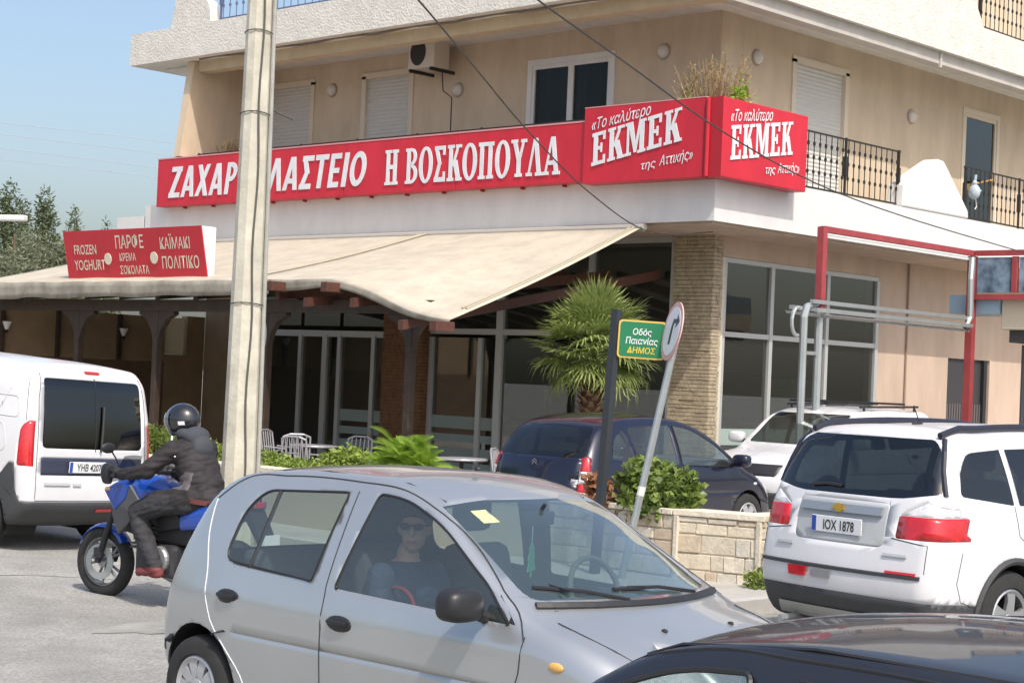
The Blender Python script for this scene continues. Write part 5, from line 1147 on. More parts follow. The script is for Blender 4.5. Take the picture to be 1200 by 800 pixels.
    MB().tube([(0, 0, 0), (0, 0, -.06)], .002, 4).build('string', m_white, fm); MB().prism([(-.008, -.17), (-.06, -.165), (-.035, -.125), (-.05, -.122), (-.028, -.09), (-.038, -.087), (0, -.055), (.038, -.087), (.028, -.09), (.05, -.122), (.035, -.125), (.06, -.165), (.008, -.17), (.008, -.19), (-.008, -.19)], 'x', -.002, .002).build('card', M('green_card', (.02, .42, .18), .6), fm)
    fm.scale = (1.35, 1.35, 1.35)
    return P
SILVER = silver_car()
# ---------- dark car cutting the bottom right corner
def dark_car():
    C = Car([(-1.85, .30, .10, .06), (-1.98, .45, .14, .10), (-1.98, .7, .14, .10), (-1.92, .95, .12, .08), (-1.68, 1.2, .10, .06), (-1.42, 1.36, .09, .05), (-1.0, 1.42, .085, .04), (-.5, 1.44, .085, .04), (-.1, 1.425, .085, .04), (.16, 1.385, .08, .05), (.34, 1.30, .07, .06), (.56, 1.13, .07, .09), (.76, .98, .07, .11), (.88, .93, .08, .10), (1.2, .89, .10, .08), (1.6, .83, .12, .09), (1.85, .74, .14, .13), (1.98, .62, .16, .17), (2.03, .5, .16, .18), (2.0, .36, .14, .16), (1.93, .25, .10, .1)]+BOT(-1.3, 1.3, .2),
            [(.18, .78), (.30, .82), (.48, .842), (.66, .852), (.78, .846), (.86, .828), (.95, .80), (1.1, .74), (1.3, .645), (1.38, .60), (1.46, .55)], [(-2, .86), (-1.6, .94), (-1.1, .99), (-.6, 1), (.7, 1), (1.2, .985), (1.7, .93), (2.03, .84)], (-1.1, 1.1, .6))
    P = car_root('dark_car', 'dark blue black car cropped by the bottom right corner of the picture', 'car', DCX, DCY, pi/2, .02)
    arches(C, P, 1.25, -1.25, .3)
    C.cut('side_glass', rpoly([(-1.28, .95, .05), (-1.1, 1.22, .1), (-.9, 1.31, .1), (-.28, 1.34, .03), (-.34, .92, .02)], .05), 'y', SIDE)
    C.cut('side_glass', rpoly([(-.22, .915, .02), (-.16, 1.34, .03), (.06, 1.325, .12), (.28, 1.235, .1), (.58, .99, .05), (.70, .89, .02)], .05), 'y', SIDE)
    C.cut('windscreen_glass', rpoly([(-.65, .955, .05), (-.54, 1.34, .07), (.54, 1.34, .07), (.65, .955, .05)], .06), 'x', lambda c, n: n.x > .2 and c.x > .2)
    C.cut('rear_glass', rpoly([(-.56, 1.0), (-.50, 1.3), (.50, 1.3), (.56, 1.0)], .07), 'x', lambda c, n: n.x < -.2)
    C.cut('head_lamp', rpoly([(1.70, .62), (1.64, .78), (1.72, .83), (2.03, .70), (2.03, .58)], .03), 'y', lambda c, n: abs(c.y) > .38)
    C.cut('tail_lamp', rpoly([(-2.02, .7), (-2.02, .95), (-1.75, .98), (-1.8, .7)], .03), 'y', lambda c, n: abs(c.y) > .5)
    C.build(P, {'body': m_blackpaint, 'side_glass': gl_y, 'windscreen_glass': gl_y, 'rear_glass': gl_y, 'head_lamp': m_wlamp, 'tail_lamp': m_rlamp}, m_in, ('arch_hole',))
    put_wheels(P, (.3, .19, 5, .2, 0, 1.25, -1.25, .74), m_rim)
    for q in (rpoly([(-1.28, .95, .05), (-1.1, 1.22, .1), (-.9, 1.31, .1), (-.28, 1.34, .03), (-.34, .92, .02)], .05), rpoly([(-.22, .915, .02), (-.16, 1.34, .03), (.06, 1.325, .12), (.28, 1.235, .1), (.58, .99, .05), (.70, .89, .02)], .05)): C.seam(P, q+[q[0]], r=.008, name='window_seal')
    C.seam(P, [(-1.36, 1.22), (-1.1, 1.345), (-.8, 1.375), (-.3, 1.385), (0, 1.375), (.24, 1.31), (.46, 1.15), (.70, .95)], r=.005, smooth=True)
    for sg in (1, -1): MB().tube([(x, sg*y, C.hitz(x, sg*y)+.004) for x, y in ((-1.3, .52), (-.9, .55), (-.3, .56), (.1, .555), (.22, .545))], .006, 6).build('roof_gutter', m_black, P)
    handle(C, P, -1.0, .78, m_black); handle(C, P, -.1, .76, m_black); mirror_part(C, P, .56, .90, m_blackpaint)
    interior(P, -.1, .35, .50, dash=(.55, 1.0, .9), rear=-.78)
DCX, DCY = -16.75, -13.1
dark_car()
# ---------- white people carrier, rear view
def carrier():
    C = Car([(-2.22, .28, .10, .05), (-2.33, .42, .14, .08), (-2.36, .56, .14, .08), (-2.34, .70, .13, .08), (-2.30, .88, .12, .08), (-2.27, 1.02, .12, .08), (-2.18, 1.22, .11, .08), (-2.07, 1.42, .10, .07), (-2.0, 1.53, .08, .07), (-1.9, 1.575, .09, .06), (-1.5, 1.605, .09, .05), (-.8, 1.625, .09, .05), (-.1, 1.61, .09, .05), (.4, 1.555, .09, .05), (.75, 1.43, .08, .07), (1.15, 1.23, .07, .10), (1.45, 1.09, .08, .11), (1.7, 1.04, .1, .09), (2.0, .97, .12, .10), (2.2, .85, .15, .16), (2.29, .65, .16, .2), (2.28, .42, .14, .18), (2.2, .27, .10, .1)]+BOT(-1.5, 1.6, .22),
            [(.2, .86), (.35, .895), (.55, .915), (.8, .918), (.95, .905), (1.06, .885), (1.2, .85), (1.4, .785), (1.52, .735), (1.64, .67)], [(-2.4, .90), (-2.1, .955), (-1.6, .995), (-1, 1), (1.2, 1), (1.7, .96), (2.1, .88), (2.3, .8)], (-1.5, 1.5, .7), [(-1.2, .98, 1.2, .93, .010, .03)])
    P = car_root('white_people_carrier', 'white people carrier seen from behind with black roof rails and red tail lamps', 'car', ORX, ORY, ORH, .0)
    xf, xr, R = 1.38, -1.38, .335; P.scale = (1, 1, 1.11)
    arches(C, P, xf, xr, R, trim=m_trim)
    C.cut('side_glass', rpoly([(-1.93, 1.16, .04), (-1.90, 1.32, .05), (-1.80, 1.44, .06), (-1.42, 1.47, .02), (-1.36, 1.10, .02)], .05), 'y', SIDE)
    C.cut('side_glass', rpoly([(-1.30, 1.10, .02), (-1.36, 1.47, .02), (-.33, 1.50, .03), (-.33, 1.07, .02)], .05), 'y', SIDE)
    C.cut('side_glass', rpoly([(-.25, 1.065, .02), (-.25, 1.50, .03), (.35, 1.46, .1), (.8, 1.27, .1), (1.12, 1.06, .03)], .05), 'y', SIDE)
    C.cut('windscreen_glass', rpoly([(-.7, 1.10), (-.6, 1.48), (.6, 1.48), (.7, 1.10)], .06), 'x', lambda c, n: n.x > .2)
    C.cut('rear_glass', rpoly([(-.80, 1.17, .03), (-.70, 1.45, .05), (-.60, 1.52, .05), (.60, 1.52, .05), (.70, 1.45, .05), (.80, 1.17, .03), (.5, 1.125, .1), (-.5, 1.125, .1)], .05), 'x', REAR)
    C.cut('rear_glass', [(-2.3, 1.12), (-2.25, 1.12), (-2.05, 1.50), (-2.12, 1.50)], 'y', lambda c, n: abs(c.y) > .5)
    for sg in (1, -1):
        C.cut('tail_lamp', rpoly([(sg*.53, .87, .03), (sg*.54, 1.02, .02), (sg*1.0, 1.02, .0), (sg*1.0, .87, .0)], .02), 'x', lambda c, n: c.x < -1.88 and n.x < .05)
        C.cut('clear_lamp', rpoly([(sg*.545, 1.022, .0), (sg*.74, 1.115, .03), (sg*1.0, 1.022, .0)], .01), 'x', lambda c, n: c.x < -1.95 and n.x < .0)
    C.cut('lower_bumper', [(-2.6, .1), (-2.6, .49), (-1.74, .45), (-1.72, .1)], 'y')
    C.cut('sill_trim', [(-1.0, .1), (-1.0, .33), (1.0, .33), (1.0, .1)], 'y'); C.cut('front_trim', [(1.75, .1), (1.75, .36), (2.6, .40), (2.6, .1)], 'y')
    C.cut('plate_recess', rpoly([(-.44, .80, .06), (-.44, 1.09, .03), (.44, 1.09, .03), (.44, .80, .06)], .04), 'x', REAR)
    C.cut('clear_lamp', rpoly([(2.0, .72), (1.85, .92), (2.3, .80), (2.3, .7)], .03), 'y', lambda c, n: abs(c.y) > .4)
    C.build(P, {'body': m_wpaint, 'side_glass': gl_d, 'windscreen_glass': gl_m, 'rear_glass': gl_d, 'tail_lamp': m_rlamp, 'clear_lamp': m_wlamp, 'lower_bumper': m_trim, 'sill_trim': m_trim, 'front_trim': m_trim, 'plate_recess': M('grey_plate_panel', (.42, .44, .45), .45, var=.05)}, m_in, ('arch_hole',))
    put_wheels(P, (R, .21, 5, .215, 0, xf, xr, .79), m_rim)
    # diffuser insert, spoiler lip, seams, handle bar, badge
    C.patchx(P, 'bumper_insert', [(-.62, .26), (-.56, .35), (.62, .35), (.68, .26)], -1, M('silver_insert', (.40, .40, .38), .4, metal=.4))
    C.seamx(P, [(-.80, .66), (-.80, .84), (-.5, .87)], -1); C.seamx(P, [(.80, .66), (.80, .84), (.5, .87)], -1); C.seamx(P, [(-.78, .63), (.78, .63)], -1, .016, 'tailgate_gap', m_trim)
    C.patchx(P, 'grip_bar', [(-.40, 1.005), (-.40, 1.06), (.40, 1.06), (.40, 1.005)], -1, M('chrome_bar', (.38, .40, .41), .3, metal=.6), .006, .02)
    bx = C.hitx(0, 1.035, -1)-.028
    bd = MB().prism([(-.055, -.016), (-.03, -.016), (-.026, -.03), (.032, -.03), (.026, -.012), (.06, -.012), (.055, .014), (.03, .014), (.026, .028), (-.032, .028), (-.026, .012), (-.06, .012)], 'x', bx-.012, bx); me_ = bd.mesh('badge')
    for v in me_.vertices: v.co.z += 1.035
    obj('badge', me_, M('gold_badge', (.6, .38, .06), .3, metal=.5), P)
    plate_part(C, P, .0, .915, -1, 'IOX 1878', .5, .11, push=.006)
    C.patchx(P, 'model_badge', [(-.66, .755), (-.66, .773), (-.46, .773), (-.46, .755)], -1, M('badge_grey', (.45, .46, .47), .4)); C.patchx(P, 'model_badge', [(.44, .755), (.44, .773), (.62, .773), (.62, .755)], -1, M('badge_grey', (.45, .46, .47), .4))
    C.patchx(P, 'fog_lamp', [(.26, .55), (.24, .615), (.44, .615), (.42, .55)], -1, m_rlamp, .01, .02); C.patchx(P, 'reverse_lamp', [(.0, .56), (.0, .605), (.2, .605), (.2, .56)], -1, m_gtrim)
    C.patchx(P, 'reflector', [(-.75, .645), (-.75, .662), (-.5, .662), (-.5, .645)], -1, m_rlamp)
    MB().tube([(C.hitx(y, z, -1)-.015, y, z) for y, z in ((.06, 1.18), (.2, 1.185), (.36, 1.17))], .012, 6).build('rear_wiper', m_black, P)
    for sg in (1, -1):
        MB().tube([(x, sg*y, C.hitz(x, sg*y)+.03) for x, y in [(-1.93+i*.2, .625+.0*i) for i in range(13)]], .024, 8).build('roof_rail', M('rail_black', (.02, .022, .035), .35), P, smooth=60)
        MB().tube([(C.hitx(sg*y, z, -1)-.002, sg*y, z) for y, z in ((.815, 1.16), (.79, 1.23), (.755, 1.32), (.715, 1.44), (.66, 1.52))], .022, 6).build('pillar_trim', M('rail_black', (.02, .022, .035), .35), P)
    f = MB().ball((-1.45, 0, C.hitz(-1.45, 0)+.004), (.06, .025, .02), 12, 8).build('aerial_base', m_black, P); MB().tube([(-1.42, 0, C.hitz(-1.45, 0)), (-1.5, 0, C.hitz(-1.45, 0)+.13)], .004, 5).build('aerial', m_black, f)
    C.seam(P, [(-1.36, 1.10), (-1.33, .9), (-1.1, .75), (-1.02, .55), (-1.0, .34)]); C.seam(P, [(-.29, 1.5), (-.29, .34)]); C.seam(P, [(1.12, 1.06), (1.15, .8), (1.0, .34)])
    C.seam(P, [(-1.95, .80), (-2.0, .6), (-1.95, .48), (-1.8, .44)], r=.003)
    handle(C, P, -1.05, .93, m_wpaint); handle(C, P, -.12, .92, m_wpaint); mirror_part(C, P, .95, 1.05, m_wpaint)
    MB().tube([(-2.1, .5, .24), (-2.36, .5, .23)], .03, 8).build('exhaust', m_steel, P)
    interior(P, .25, .4, .62, dash=(.95, 1.4, 1.05), rear=-.9)
ORX, ORY, ORH = -7.20, -8.80, radians(-10)
carrier()
# ---------- white van
def van():
    C = Car([(-2.10, .30, .08, .04), (-2.22, .42, .10, .06), (-2.23, .62, .10, .06), (-2.20, .80, .10, .05), (-2.17, 1.1, .10, .05), (-2.12, 1.45, .10, .05), (-2.05, 1.72, .10, .05), (-1.95, 1.825, .11, .05), (-1.7, 1.855, .12, .04), (-1.0, 1.875, .12, .04), (-.2, 1.875, .12, .04), (.4, 1.84, .12, .05), (.75, 1.74, .10, .06), (1.1, 1.47, .08, .09), (1.4, 1.22, .08, .11), (1.55, 1.12, .10, .1), (1.8, 1.06, .12, .1), (2.05, .95, .14, .14), (2.2, .78, .16, .18), (2.24, .55, .16, .2), (2.2, .36, .14, .16), (2.1, .27, .10, .1)]+BOT(-1.4, 1.5, .24),
            [(.22, .86), (.4, .90), (.7, .915), (1.0, .912), (1.2, .90), (1.45, .865), (1.7, .815), (1.88, .76)], [(-2.3, .935), (-2.0, .975), (-1.5, 1), (1.2, 1), (1.7, .96), (2.05, .88), (2.25, .8)], (-1.5, 1.3, .9), [(-2.0, 1.58, .3, 1.58, .012, .02)])
    P = car_root('white_van', 'white panel van parked at the left with tall red tail lamps', 'van', VX, VY, VH)
    xf, xr, R = 1.38, -1.55, .315
    C.cut('rear_bumper', [(-2.6, .1), (-2.6, .50), (-2.1, .50), (-2.04, .62), (-2.0, .86), (-1.93, .86), (-1.82, .72), (-1.76, .1)], 'y')
    arches(C, P, xf, xr, R)
    C.cut('rear_glass', rpoly([(-.69, 1.02, .06), (-.66, 1.70, .05), (.66, 1.70, .05), (.69, 1.02, .06)], .06), 'x', REAR)
    C.cut('side_glass', rpoly([(.28, 1.1), (.3, 1.62), (.6, 1.6), (1.0, 1.38), (1.32, 1.1)], .05), 'y', SIDE)
    C.cut('windscreen_glass', rpoly([(-.72, 1.14), (-.6, 1.72), (.6, 1.72), (.72, 1.14)], .06), 'x', lambda c, n: n.x > .2)
    C.cut('tail_lamp', rpoly([(-2.32, .84, .03), (-2.32, 1.26, .03), (-2.08, 1.28, .04), (-2.02, 1.2, .05), (-2.03, .84, .03)], .03), 'y', lambda c, n: abs(c.y) > .75)
    C.cut('clear_lamp', rpoly([(1.95, .72), (1.8, .95), (2.2, .88), (2.3, .7)], .03), 'y', lambda c, n: abs(c.y) > .4)
    C.cut('plate_panel', rpoly([(-.70, .76), (-.70, .93), (.70, .93), (.70, .76)], .01), 'x', REAR)
    C.build(P, {'body': m_wpaint, 'rear_glass': gl_d, 'side_glass': gl_d, 'windscreen_glass': gl_m, 'tail_lamp': m_rlamp, 'clear_lamp': m_wlamp, 'rear_bumper': m_trim, 'plate_panel': M('dark_navy_trim', (.03, .035, .06), .5)}, m_in, ('arch_hole',))
    put_wheels(P, (R, .195, 8, .205, 0, xf, xr, .80), m_hubcap)
    plate_part(C, P, .12, .845, -1, 'ΥΗΒ 4207', .5, .11, push=.01)
    C.patchx(P, 'top_brake_lamp', [(-.1, 1.765), (-.1, 1.79), (.1, 1.79), (.1, 1.765)], -1, m_rlamp)
    C.patchx(P, 'bumper_reflector', [(-.35, .40), (-.35, .43), (-.05, .43), (-.05, .40)], -1, m_rlamp)
    C.patchx(P, 'model_badge', [(.34, .665), (.34, .69), (.66, .69), (.66, .665)], -1, M('badge_grey', (.45, .46, .47), .4)); C.patchx(P, 'model_badge', [(.2, .66), (.2, .685), (.3, .685), (.3, .66)], -1, M('badge_grey', (.45, .46, .47), .4))
    for y in (-.76, .76): C.seamx(P, [(y, .53), (y*.985, 1.0), (y*.96, 1.5), (y*.9, 1.74)], -1)
    C.seamx(P, [(-.76, .515), (.76, .515)], -1); C.seamx(P, [(0, 1.0), (0, 1.72)], -1, .006, 'glass_divider')
    for a, b, z0, z1 in ((-1.98, -1.12, 1.30, 1.5), (-1.02, .12, 1.05, 1.5)):
        q = rpoly([(a, z0), (a+.05, z1), (b, z1), (b, z0)], .06); C.seam(P, q+[q[0]], r=.006, mat=M('van_recess', (.5, .5, .52), .5), name='panel_relief')
    C.seam(P, [(-2.06, 1.28), (-1.98, 1.7)]); C.seam(P, [(-1.05, 1.62), (-1.05, .35)]); C.seam(P, [(.22, 1.66), (.22, .35)]); q = rpoly([(-1.88, .98), (-1.8, 1.24), (-1.2, 1.24), (-1.14, .95), (-1.3, .8)], .08); C.seam(P, q+[q[0]], r=.006, mat=M('van_recess', (.5, .5, .52), .5), name='panel_relief')
    handle(C, P, -.9, .98, m_black); handle(C, P, .35, .98, m_black); mirror_part(C, P, 1.15, 1.12, m_black, s=1.2)
    MB().box(-2.0, -.2, -.55, .55, .45, .8).build('cargo', m_in, P, .05)
    MB().tube([(C.hitx(y, z, -1)-.02, y, z) for y, z in ((-.06, 1.0), (-.08, 1.2), (-.1, 1.45))], .012, 6).build('rear_wiper', m_black, P)
    interior(P, .45, .42, .75, dash=(1.05, 1.4, 1.15), rear=-.2)
VX, VY, VH = -11.22, 1.66, radians(102)
van()
# ---------- dark blue hatchback behind the planter
def blue_car():
    C = Car([(-1.70, .32, .10, .06), (-1.81, .46, .14, .09), (-1.82, .62, .14, .09), (-1.79, .80, .14, .09), (-1.74, .98, .13, .09), (-1.60, 1.2, .12, .08), (-1.40, 1.385, .11, .06), (-1.1, 1.475, .10, .05), (-.6, 1.52, .10, .045), (-.1, 1.51, .10, .045), (.3, 1.45, .10, .05), (.65, 1.32, .09, .07), (1.0, 1.12, .08, .1), (1.25, .98, .09, .11), (1.5, .89, .11, .1), (1.75, .80, .14, .13), (1.95, .66, .16, .17), (2.01, .5, .16, .18), (1.98, .36, .14, .16), (1.9, .26, .10, .1)]+BOT(-1.3, 1.3, .22),
            [(.2, .78), (.35, .815), (.55, .832), (.75, .835), (.9, .815), (1.0, .79), (1.2, .715), (1.4, .62), (1.53, .53)], [(-1.9, .87), (-1.5, .94), (-1.0, .995), (-.6, 1), (.7, 1), (1.2, .98), (1.7, .92), (2.02, .82)], (-1.1, 1.1, .62))
    P = car_root('blue_hatchback', 'dark blue hatchback parked behind the planter beside the palm', 'car', C3X, C3Y, C3H, C3S)
    arches(C, P, 1.24, -1.24, .3)
    C.cut('rear_glass', rpoly([(-.66, 1.02, .07), (-.54, 1.37, .08), (.54, 1.37, .08), (.66, 1.02, .07)], .06), 'x', REAR)
    C.cut('side_glass', rpoly([(-1.3, 1.02, .04), (-1.22, 1.24, .1), (-1.02, 1.35, .05), (-.93, .99, .03)], .04), 'y', SIDE)
    C.cut('side_glass', rpoly([(-.86, .985, .02), (-.95, 1.37, .06), (-.16, 1.41, .03), (-.16, .955, .02)], .05), 'y', SIDE)
    C.cut('side_glass', rpoly([(-.08, .95, .02), (-.08, 1.41, .03), (.25, 1.37, .15), (.62, 1.2, .12), (1.0, .93, .04)], .05), 'y', SIDE)
    C.cut('windscreen_glass', rpoly([(-.66, 1.0), (-.54, 1.40), (.54, 1.40), (.66, 1.0)], .06), 'x', lambda c, n: n.x > .2)
    C.cut('tail_lamp', rpoly([(-1.9, .62, .03), (-1.9, .74, .01), (-1.66, .74, .01), (-1.69, .62, .03)], .02), 'y', lambda c, n: abs(c.y) > .6)
    C.cut('clear_lamp', rpoly([(-1.9, .742, .0), (-1.9, .88, .0), (-1.64, .88, .0), (-1.66, .742, .0)], .005), 'y', lambda c, n: abs(c.y) > .6)
    C.cut('tail_lamp', rpoly([(-1.9, .882, .01), (-1.9, 1.02, .03), (-1.60, 1.04, .03), (-1.64, .882, .01)], .02), 'y', lambda c, n: abs(c.y) > .6)
    C.cut('head_lamp', rpoly([(1.7, .62), (1.6, .8), (1.9, .72), (2.0, .6)], .03), 'y', lambda c, n: abs(c.y) > .38)
    C.build(P, {'body': m_bluepaint, 'rear_glass': gl_d, 'side_glass': gl_m, 'windscreen_glass': gl_m, 'tail_lamp': m_rlamp, 'clear_lamp': m_wlamp, 'head_lamp': m_wlamp}, m_in, ('arch_hole',))
    put_wheels(P, (.3, .185, 6, .195, 0, 1.24, -1.24, .735), m_hubcap)
    for y in (-.62, .62): C.seamx(P, [(y, .55), (y*1.05, .9), (y*1.0, 1.15), (y*.85, 1.4)], -1)
    bx = C.hitx(0, .93, -1)-.006
    bd = MB()
    for z in (.915, .945): bd.add([(bx, -.04, z), (bx, 0, z+.03), (bx, .04, z), (bx, .04, z+.016), (bx, 0, z+.046), (bx, -.04, z+.016)], [(0, 1, 4, 5), (1, 2, 3, 4)])
    bd.build('badge', M('chrome', (.7, .7, .72), .15, metal=1), P)
    C.patchx(P, 'number_plate', [(-.26, .60), (-.26, .71), (.26, .71), (.26, .60)], -1, M('plate_white', (.72, .73, .74), .5))
    C.seam(P, [(-.12, 1.42), (-.12, .3)]); C.seam(P, [(-.9, .98), (-.85, .7), (-.95, .4)]); handle(C, P, -.75, .86, m_bluepaint); handle(C, P, .05, .84, m_bluepaint); mirror_part(C, P, .86, .95, m_bluepaint)
    q = rpoly([(-.08, .95, .02), (-.08, 1.41, .03), (.25, 1.37, .15), (.62, 1.2, .12), (1.0, .93, .04)], .05); C.seam(P, q+[q[0]], r=.008, name='window_seal')
    MB().ball((1.38, -C.hit(1.38, .72), .72), (.04, .012, .018), 10, 6).build('side_repeater', m_wlamp, P)
    interior(P, .0, .35, .55, dash=(.65, 1.1, .98), rear=-.75)
C3X, C3Y, C3H, C3S = -4.25, -2.15, radians(0), -.13
blue_car()
# ---------- white compact off-roader behind
def offroader():
    C = Car([(-1.95, .34, .10, .05), (-2.05, .5, .12, .07), (-2.05, .8, .12, .07), (-2.0, 1.1, .11, .07), (-1.9, 1.45, .1, .06), (-1.75, 1.62, .1, .05), (-1.2, 1.67, .1, .05), (-.4, 1.68, .1, .05), (.15, 1.64, .1, .05), (.45, 1.55, .09, .06), (.8, 1.30, .08, .09), (1.05, 1.13, .09, .1), (1.3, 1.07, .1, .08), (1.65, 1.01, .12, .1), (1.95, .90, .14, .14), (2.08, .72, .16, .16), (2.1, .5, .14, .16), (2.0, .34, .12, .1)]+BOT(-1.3, 1.4, .28),
            [(.25, .82), (.45, .87), (.8, .89), (1.0, .875), (1.1, .855), (1.4, .77), (1.6, .70), (1.7, .64)], [(-2.1, .9), (-1.8, .96), (-1.2, 1), (1.0, 1), (1.5, .97), (1.9, .9), (2.1, .82)], (-1.3, 1.3, .75))
    P = car_root('white_offroader', 'white compact off-roader with roof bars facing left behind the people carrier', 'car', WSX, WSY, WSH, -.13)
    arches(C, P, 1.3, -1.3, .34, trim=m_trim)
    C.cut('side_glass', rpoly([(-1.7, 1.14), (-1.66, 1.5), (-.32, 1.55), (-.32, 1.10)], .05), 'y', SIDE); C.cut('side_glass', rpoly([(-.22, 1.1), (-.22, 1.55), (.3, 1.5), (.85, 1.12)], .05), 'y', SIDE)
    C.cut('windscreen_glass', rpoly([(-.7, 1.14), (-.6, 1.57), (.6, 1.57), (.7, 1.14)], .05), 'x', lambda c, n: n.x > .2 and c.x > .2)
    C.cut('rear_glass', rpoly([(-.66, 1.12), (-.6, 1.5), (.6, 1.5), (.66, 1.12)], .05), 'x', REAR)
    C.cut('grille', rpoly([(-.5, .72), (-.55, .88), (.55, .88), (.5, .72)], .03), 'x', lambda c, n: n.x > .2); C.cut('lower_trim', [(1.6, .1), (1.6, .5), (2.4, .52), (2.4, .1)], 'y')
    C.cut('head_lamp', rpoly([(.58, .76), (.62, .92), (.84, .92), (.84, .76)], .03), 'x', lambda c, n: c.x > 1.4); C.cut('head_lamp', rpoly([(-.58, .76), (-.62, .92), (-.84, .92), (-.84, .76)], .03), 'x', lambda c, n: c.x > 1.4)
    C.build(P, {'body': m_wpaint, 'side_glass': gl_d, 'windscreen_glass': gl_m, 'rear_glass': gl_d, 'grille': m_black, 'lower_trim': m_trim, 'head_lamp': m_wlamp}, m_in, ('arch_hole',))
    put_wheels(P, (.34, .21, 5, .21, 0, 1.3, -1.3, .77), m_rim)
    for sg in (1, -1):
        r_ = MB().tube([(-1.5, sg*.6, C.hitz(-1.5, sg*.6)+.07), (.1, sg*.6, C.hitz(.1, sg*.6)+.07)], .018, 6).build('roof_rail', m_black, P)
        for x in (-1.4, 0.0): MB().tube([(x, sg*.6, C.hitz(x, sg*.6)), (x, sg*.6, C.hitz(x, sg*.6)+.07)], .018, 6).build('rail_foot', m_black, r_)
    for x in (-.9, -.15): MB().box(x-.04, x+.04, -.72, .72, C.hitz(x, .6)+.085, C.hitz(x, .6)+.115).build('roof_bar', m_black, P, .01)
    handle(C, P, -1.0, 1.0, m_black); mirror_part(C, P, .72, 1.12, m_wpaint, s=1.1); interior(P, .1, .4, .65, dash=(.7, 1.0, 1.08), rear=-.8)
    plate_part(C, P, 0, .6, 1, 'ΖΤΡ 5512', .5, .11)
WSX, WSY, WSH = .8, -1.55, radians(181)
offroader()
# ================================================= motorcycle
def loft(m, secs, n=16, e=.75, cap=True):   # secs: (x, y, z, half width, half height) along x
    vs = []
    f = lambda t: math.copysign(abs(t)**e, t)
    for (x, y, z, w, h) in secs:
        for j in range(n): t = 2*pi*j/n; vs.append((x, y+w*f(cos(t)), z+h*f(sin(t))))
    k = len(secs); fs = [(i*n+j, i*n+(j+1) % n, (i+1)*n+(j+1) % n, (i+1)*n+j) for i in range(k-1) for j in range(n)]
    if cap: fs += [tuple(range(n)), tuple((k-1)*n+j for j in range(n))]
    m.add(vs, fs); return m
BKH = radians(97); BF = Vector((-12.2, -2.95, 0)); BO_ = BF-Vector((cos(BKH), sin(BKH), 0))*.76
BK = thing('motorcycle', 'blue motorcycle ridden away to the left by the dark clothed rider', 'motorcycle', (BO_.x, BO_.y, g(BO_.x, BO_.y)), BKH)
m_bblue = M('blue_bike_paint', (.008, .06, .36), .25, coat=.8); m_beng = M('engine_grey', (.06, .06, .065), .5, metal=.5, var=.2, vs=12); m_bsil = M('silver_bike_trim', (.36, .37, .37), .35, metal=.6); m_bblk = M('bike_black', (.018, .018, .02), .5)
def bw(x, R, w, turn=0):
    t = MB(); t.lathe([(R-.1, -w*.35), (R-.06, -w/2), (R-.025, -w*.42), (R, -w*.12), (R, w*.12), (R-.025, w*.42), (R-.06, w/2), (R-.1, w*.35)], 40, 'y', closed=True)
    o = t.build('wheel', m_tyre, BK, smooth=50, loc=(x, 0, R), rot=(0, 0, turn))
    r = MB(); r.lathe([(R-.1, -w*.36), (R-.085, -w*.36), (R-.085, w*.36), (R-.1, w*.36), (R-.115, .02), (R-.115, -.02)], 40, 'y', closed=True); r.lathe([(0, -.05), (.045, -.05), (.045, .05), (0, .05)], 16, 'y')
    for k in range(5):
        for s in (-.09, .09):
            a = 2*pi*k/5+s*.3; b = 2*pi*k/5+s*1.9; r.tube([(.04*cos(a), .02*(1 if s > 0 else -1), .04*sin(a)), ((R-.11)*cos(b), 0, (R-.11)*sin(b))], .012, 6)
    r.build('rim', m_bsil, o, smooth=40)
    d = MB()
    for y in (.075,): d.lathe([(.09, y), (.15, y), (.15, y+.006), (.09, y+.006)], 28, 'y', closed=True)
    d.build('brake_disc', m_steel, o); return o
bw(.76, .30, .12, .12); bw(-.76, .305, .16)
fk = []
for sg in (1, -1):
    f_ = MB().tube([(.76, sg*.09, .30), (.66, sg*.09, .56), (.50, sg*.09, .95)], [.028, .027, .022], 10).build('fork_leg', m_bblk, BK, smooth=40); MB().box(.70, .78, sg*.10-.02, sg*.10+.02, .34, .42).build('caliper', m_beng, f_)
fd = MB(); vs = []
for i in range(15):
    a = radians(25)+radians(120)*i/14
    for j in range(7): u = -1+2*j/6; vs.append((.76+(.325-.03*u*u)*cos(a), u*.072, .30+(.325-.03*u*u)*sin(a)))
fd.add(vs, [(i*7+j, i*7+j+1, (i+1)*7+j+1, (i+1)*7+j) for i in range(14) for j in range(6)]); o = fd.build('front_mudguard', m_bblue, BK, smooth=60); q = o.modifiers.new('s', 'SOLIDIFY'); q.thickness = .006
loft(MB(), [(.62, 0, .87, .03, .03), (.58, 0, .9, .10, .09), (.5, 0, .95, .13, .12), (.4, 0, .97, .11, .1)]).build('head_lamp_cowl', m_bblue, BK, smooth=60)
MB().ball((.62, 0, .88), (.03, .08, .06), 12, 8).build('head_lamp', m_wlamp, BK, smooth=60)
loft(MB(), [(.42, 0, .86, .10, .12), (.3, 0, .90, .17, .15), (.12, 0, .92, .18, .15), (-.08, 0, .88, .14, .12), (-.2, 0, .84, .09, .07)]).build('fuel_tank', m_bblue, BK, smooth=60)
